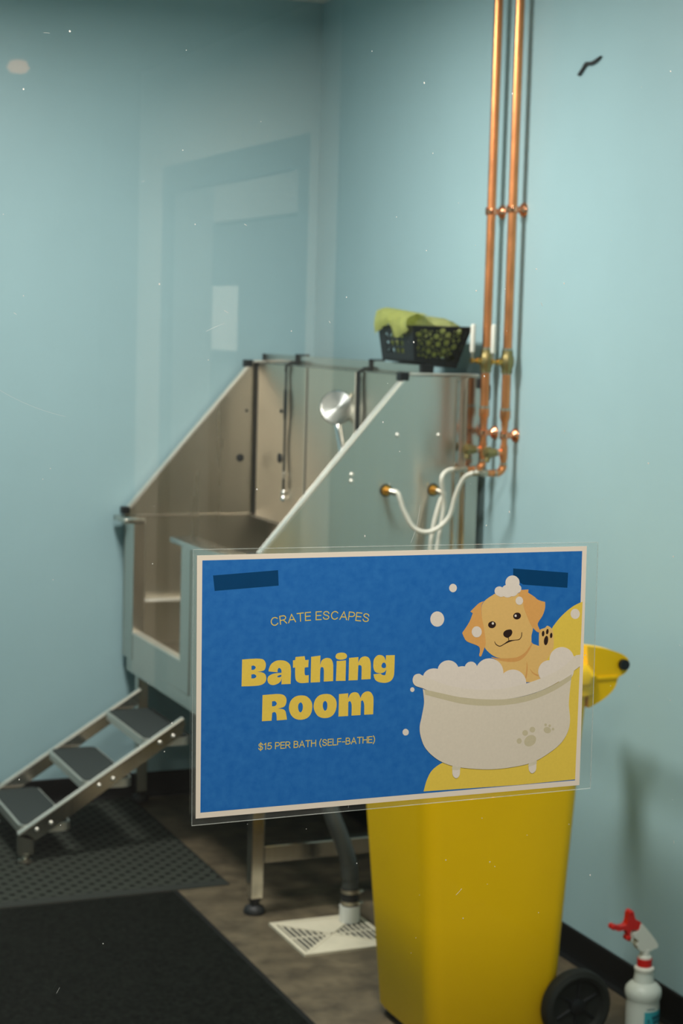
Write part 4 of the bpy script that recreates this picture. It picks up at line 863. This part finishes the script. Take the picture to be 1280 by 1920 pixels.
 ('bathtub_drawing','tub_mark',[(365.8,62.4),(365.6,61.3),(364.9,60.3),(363.8,59.7),(362.5,59.6),(361.2,59.9),(360.1,60.6),(359.3,61.7),(359,62.9),(359.2,64),(359.9,64.9),(361,65.5),(362.3,65.7),(363.6,65.4),(364.7,64.6),(365.5,63.6)]),
 ('bathtub_drawing','tub_mark',[(374.3,65.4),(374.1,64.2),(373.4,63.3),(372.4,62.7),(371.1,62.5),(369.8,62.8),(368.6,63.6),(367.8,64.6),(367.5,65.8),(367.7,66.9),(368.4,67.9),(369.5,68.5),(370.8,68.6),(372.1,68.3),(373.2,67.6),(374,66.5)]),
 ('bathtub_drawing','tub_mark',[(393.3,62.3),(392.5,61.2),(391.2,60.6),(389.5,60.5),(387.7,60.9),(386.1,61.8),(385,63),(384.4,64.3),(384.5,65.6),(385.3,66.7),(386.6,67.3),(388.3,67.4),(390,67),(391.6,66.2),(392.8,64.9),(393.4,63.6)]),
 ('bathtub_drawing','tub_mark',[(388.1,69.6),(388,69.1),(387.7,68.6),(387.2,68.3),(386.6,68.2),(386.1,68.4),(385.5,68.7),(385.2,69.2),(385,69.8),(385.1,70.4),(385.4,70.9),(385.9,71.2),(386.5,71.3),(387.1,71.1),(387.6,70.7),(388,70.2)]),
 ('bathtub_drawing','tub_mark',[(393.1,68.4),(393,67.8),(392.7,67.4),(392.2,67.1),(391.7,67),(391.1,67.1),(390.5,67.5),(390.2,68),(390,68.6),(390.1,69.2),(390.5,69.7),(390.9,70),(391.5,70),(392.1,69.9),(392.6,69.5),(393,69)]),
 ('bathtub_drawing','tub_mark',[(397.3,64.5),(397.2,63.9),(396.9,63.4),(396.4,63.1),(395.8,63.1),(395.2,63.2),(394.7,63.6),(394.3,64.1),(394.2,64.7),(394.3,65.3),(394.6,65.7),(395.1,66),(395.6,66.1),(396.2,66),(396.8,65.6),(397.1,65.1)])]

SGX, SGY, SGZ = -2.224, -5.168, 1.423
def sg(p): return (SGX+p[0]/1000, SGZ+p[1]/1000)
PCOL = dict(sun=lin(208, 184, 74), foam=lin(206, 200, 190), fur=lin(204, 170, 104), fur_dark=lin(194, 146, 84), fur_ear=lin(202, 152, 86), ink=lin(40, 26, 22),
            tub_rim=lin(204, 198, 184), tub_body=lin(198, 192, 176), tub_mark=lin(180, 174, 146), tub_mark_light=lin(192, 188, 168), letter=lin(208, 182, 76))
def pm(k): return mat('print_'+k, PCOL[k], rough=0.45, spec=0.35, var=0.03, vscale=400)
sign = empty('laminated_sign', (SGX+0.215, SGY, SGZ), 'laminated blue sign reading Bathing Room, taped to the glass', 'sign')
LAM = glass_mat('clear_laminate', 0.035, 0.018, (0.75, 0.78, 0.74, 1))
lamq = [(-7.2, 265.5), (442.1, 262.8), (445.5, -3.6), (-3.4, -6.1)]
pap = [(-3.3, 259.5), (428.0, 258.6), (431.1, 1.3), (0.5, 1.0)]
# clear plastic rim around the paper with a thin sealed edge
lm = bmesh.new(); prism(lm, [sg(p) for p in lamq], SGY, SGY+0.0006, holes=[[sg(p) for p in pap]])
obj('laminate_border', lm, LAM, sign)
EDGE = mat('laminate_cut_edge', lin(150, 160, 150), rough=0.3)
eb = bmesh.new(); cen_ = (219, 130)
inn = [(p[0]+(1 if p[0] < 200 else -1)*0.55, p[1]+(1 if p[1] < 100 else -1)*0.55) for p in lamq]
prism(eb, [sg(p) for p in lamq], SGY-0.0002, SGY+0.0008, holes=[[sg(p) for p in inn]])
EDG = glass_mat('laminate_edge', 0.10, 0.16, (0.8, 0.82, 0.78, 1))
obj('laminate_edge', eb, EDG, sign)
PAPM = mat('printed_paper_white', lin(212, 204, 190), rough=0.5)
obj('paper_sheet', prism(bmesh.new(), [sg(p) for p in pap], SGY-0.0003, SGY+0.0003), PAPM, sign)
BLUE = mat('print_blue', lin(22, 92, 164), rough=0.45, spec=0.3, col2=lin(36, 104, 172), vscale=120)
obj('blue_print', prism(bmesh.new(), [sg(p) for p in [(2.2, 254.6), (422.6, 253.6), (425.4, 7.0), (5.2, 6.6)]], SGY-0.00034, SGY-0.0003), BLUE, sign)
parts = {}
lay = 0
for part, colr, path in DRAWING:
    lay += 1
    if part == 'bubble_drawing':
        y = SGY-0.00036-0.000006*lay
        obj('bubble_print', prism(bmesh.new(), [sg(p) for p in closed_curve(path, 5)], y-0.000003, y), pm(colr), sign); continue
    if part not in parts: parts[part] = (bmesh.new(), [])
    bm, ml = parts[part]
    if colr not in ml: ml.append(colr)
    y = SGY-0.00036-0.000006*lay
    prism(bm, [sg(p) for p in closed_curve(path, 5)], y-0.000003, y, mi=ml.index(colr))
for part, (bm, ml) in parts.items():
    obj(part, bm, [pm(k) for k in ml], sign)
LT = pm('letter')
tb = bmesh.new()
for g in TITLE_GLYPHS:
    cs = [[sg(p) for p in closed_curve(l, 5)] for l in g]
    prism(tb, cs[0], SGY-0.00037, SGY-0.00034, holes=cs[1:])
obj('title_lettering', tb, LT, sign)
def earc(cx, cy, rx, ry, a0, a1, n=14): return [(cx+rx*math.cos(math.radians(a0+(a1-a0)*k/n)), cy+ry*math.sin(math.radians(a0+(a1-a0)*k/n))) for k in range(n+1)]
def spl(p): return [(q.x, q.y) for q in smooth_path([(x, y, 0) for x, y in p], 5)]
SCURVE = spl([(0.55, 0.76), (0.47, 0.92), (0.29, 0.99), (0.12, 0.93), (0.05, 0.76), (0.13, 0.60), (0.30, 0.52), (0.48, 0.43), (0.57, 0.27), (0.50, 0.08), (0.30, 0.01), (0.11, 0.08), (0.03, 0.25)])
def bowl(y0, y1, xs, w): return [(0, y1), (xs, y1)]+earc(xs, (y0+y1)/2, w-xs, (y1-y0)/2, 90, -90)+[(0, y0)]
STROKES = {
 'C': (0.70, [earc(0.37, 0.5, 0.34, 0.49, 40, 320, 24)]), 'R': (0.60, [[(0, 0), (0, 1)], bowl(0.47, 1, 0.30, 0.55), [(0.30, 0.47), (0.60, 0)]]),
 'A': (0.68, [[(0, 0), (0.34, 1), (0.68, 0)], [(0.13, 0.33), (0.55, 0.33)]]), 'T': (0.60, [[(0, 1), (0.60, 1)], [(0.30, 1), (0.30, 0)]]),
 'E': (0.50, [[(0.50, 1), (0, 1), (0, 0), (0.50, 0)], [(0, 0.52), (0.46, 0.52)]]), 'S': (0.60, [SCURVE]),
 'P': (0.55, [[(0, 0), (0, 1)], bowl(0.44, 1, 0.28, 0.55)]), 'B': (0.57, [[(0, 0), (0, 1)], bowl(0.53, 1, 0.28, 0.50), bowl(0, 0.53, 0.30, 0.57)]),
 'H': (0.60, [[(0, 0), (0, 1)], [(0.60, 0), (0.60, 1)], [(0, 0.52), (0.60, 0.52)]]), 'L': (0.46, [[(0, 1), (0, 0), (0.46, 0)]]),
 'F': (0.48, [[(0.48, 1), (0, 1), (0, 0)], [(0, 0.50), (0.43, 0.50)]]), '1': (0.24, [[(0.0, 0.80), (0.20, 0.99), (0.20, 0)]]),
 '5': (0.56, [[(0.50, 1), (0.12, 1), (0.07, 0.52)]+spl([(0.07, 0.52), (0.27, 0.64), (0.48, 0.54), (0.55, 0.32), (0.44, 0.08), (0.24, 0.01), (0.03, 0.14)])]),
 '$': (0.60, [SCURVE, [(0.30, -0.14), (0.30, 1.14)]]), '(': (0.22, [spl([(0.22, 1.1), (0.08, 0.80), (0.03, 0.45), (0.08, 0.10), (0.22, -0.2)])]),
 ')': (0.22, [spl([(0.0, 1.1), (0.14, 0.80), (0.19, 0.45), (0.14, 0.10), (0.0, -0.2)])]), '-': (0.34, [[(0, 0.42), (0.34, 0.42)]]), ' ': (0.16, [])}
def place_text(name, body, xa, xb, cap, fn, wd):
    adv = 0; items = []
    for ch in body:
        wv, st_ = STROKES[ch]; items.append((adv, st_)); adv += wv+0.19
    tot = adv-0.19; sc_ = (xb-xa)/tot; bm = bmesh.new()
    for off, st_ in items:
        for si_, s_ in enumerate(st_):
            yo_ = si_*0.000006
            s_ = [p for k, p in enumerate(s_) if k == 0 or abs(p[0]-s_[k-1][0])+abs(p[1]-s_[k-1][1]) > 1e-4]
            s_ = [(xa+(off+x)*sc_, wd*cap/2+y*cap*(1-wd)) for x, y in s_]; n = len(s_); L = []; Rr = []
            for k in range(n):
                p = Vector(s_[k]); d0 = (p-Vector(s_[k-1])).normalized() if k else None
                d1 = (Vector(s_[k+1])-p).normalized() if k < n-1 else None
                if d0 is None: d0 = d1
                if d1 is None: d1 = d0
                t = (d0+d1).normalized(); nn = Vector((-t.y, t.x)); c_ = max(0.5, nn.dot(Vector((-d0.y, d0.x))))
                e = Vector((0, 0))
                if k == 0: e = -d1*wd*cap/2
                if k == n-1: e = d0*wd*cap/2
                L.append(p+nn*wd*cap/2/c_+e); Rr.append(p-nn*wd*cap/2/c_+e)
            def v3(q, y):
                X, Z = fn(q.x, q.y); return bm.verts.new((SGX+X/1000, y, SGZ+Z/1000))
            for k in range(n-1):
                q4 = [L[k], L[k+1], Rr[k+1], Rr[k]]
                A = [v3(q, SGY-0.00037-yo_) for q in q4]; Bv = [v3(q, SGY-0.00034) for q in q4]
                bm.faces.new(A); bm.faces.new(Bv[::-1])
                for m_ in range(4): bm.faces.new((A[m_], A[(m_+1) % 4], Bv[(m_+1) % 4], Bv[m_]))
    return obj(name, bm, LT, sign)
def arc(x, h):
    rad = 300.0; cx = 126.7; a = (x-cx)/rad
    return cx+(rad+h)*math.sin(a), 191.9-rad+(rad+h)*math.cos(a)
place_text('heading_lettering', 'CRATE ESCAPES', 74.6, 178.6, 8.8, arc, 0.105)
place_text('price_lettering', '$15 PER BATH (SELF-BATHE)', 64.1, 189.5, 7.0, lambda x, h: (x, 64.6-0.9*(x-64)/125+h), 0.12)
TAPE = mat('blue_tape', lin(0, 56, 98), rough=0.6, spec=0.15, var=0.05, vscale=60)
for q in ([(13.3, 239.7), (80.3, 243.0), (81.3, 227.7), (15.3, 224.6)], [(340.9, 237.4), (406.6, 231.0), (406.4, 215.0), (353.3, 220.1), (341.4, 227.0)]):
    obj('tape_strip', prism(bmesh.new(), [sg(p) for p in q], SGY-0.000352, SGY-0.00034), TAPE, sign)
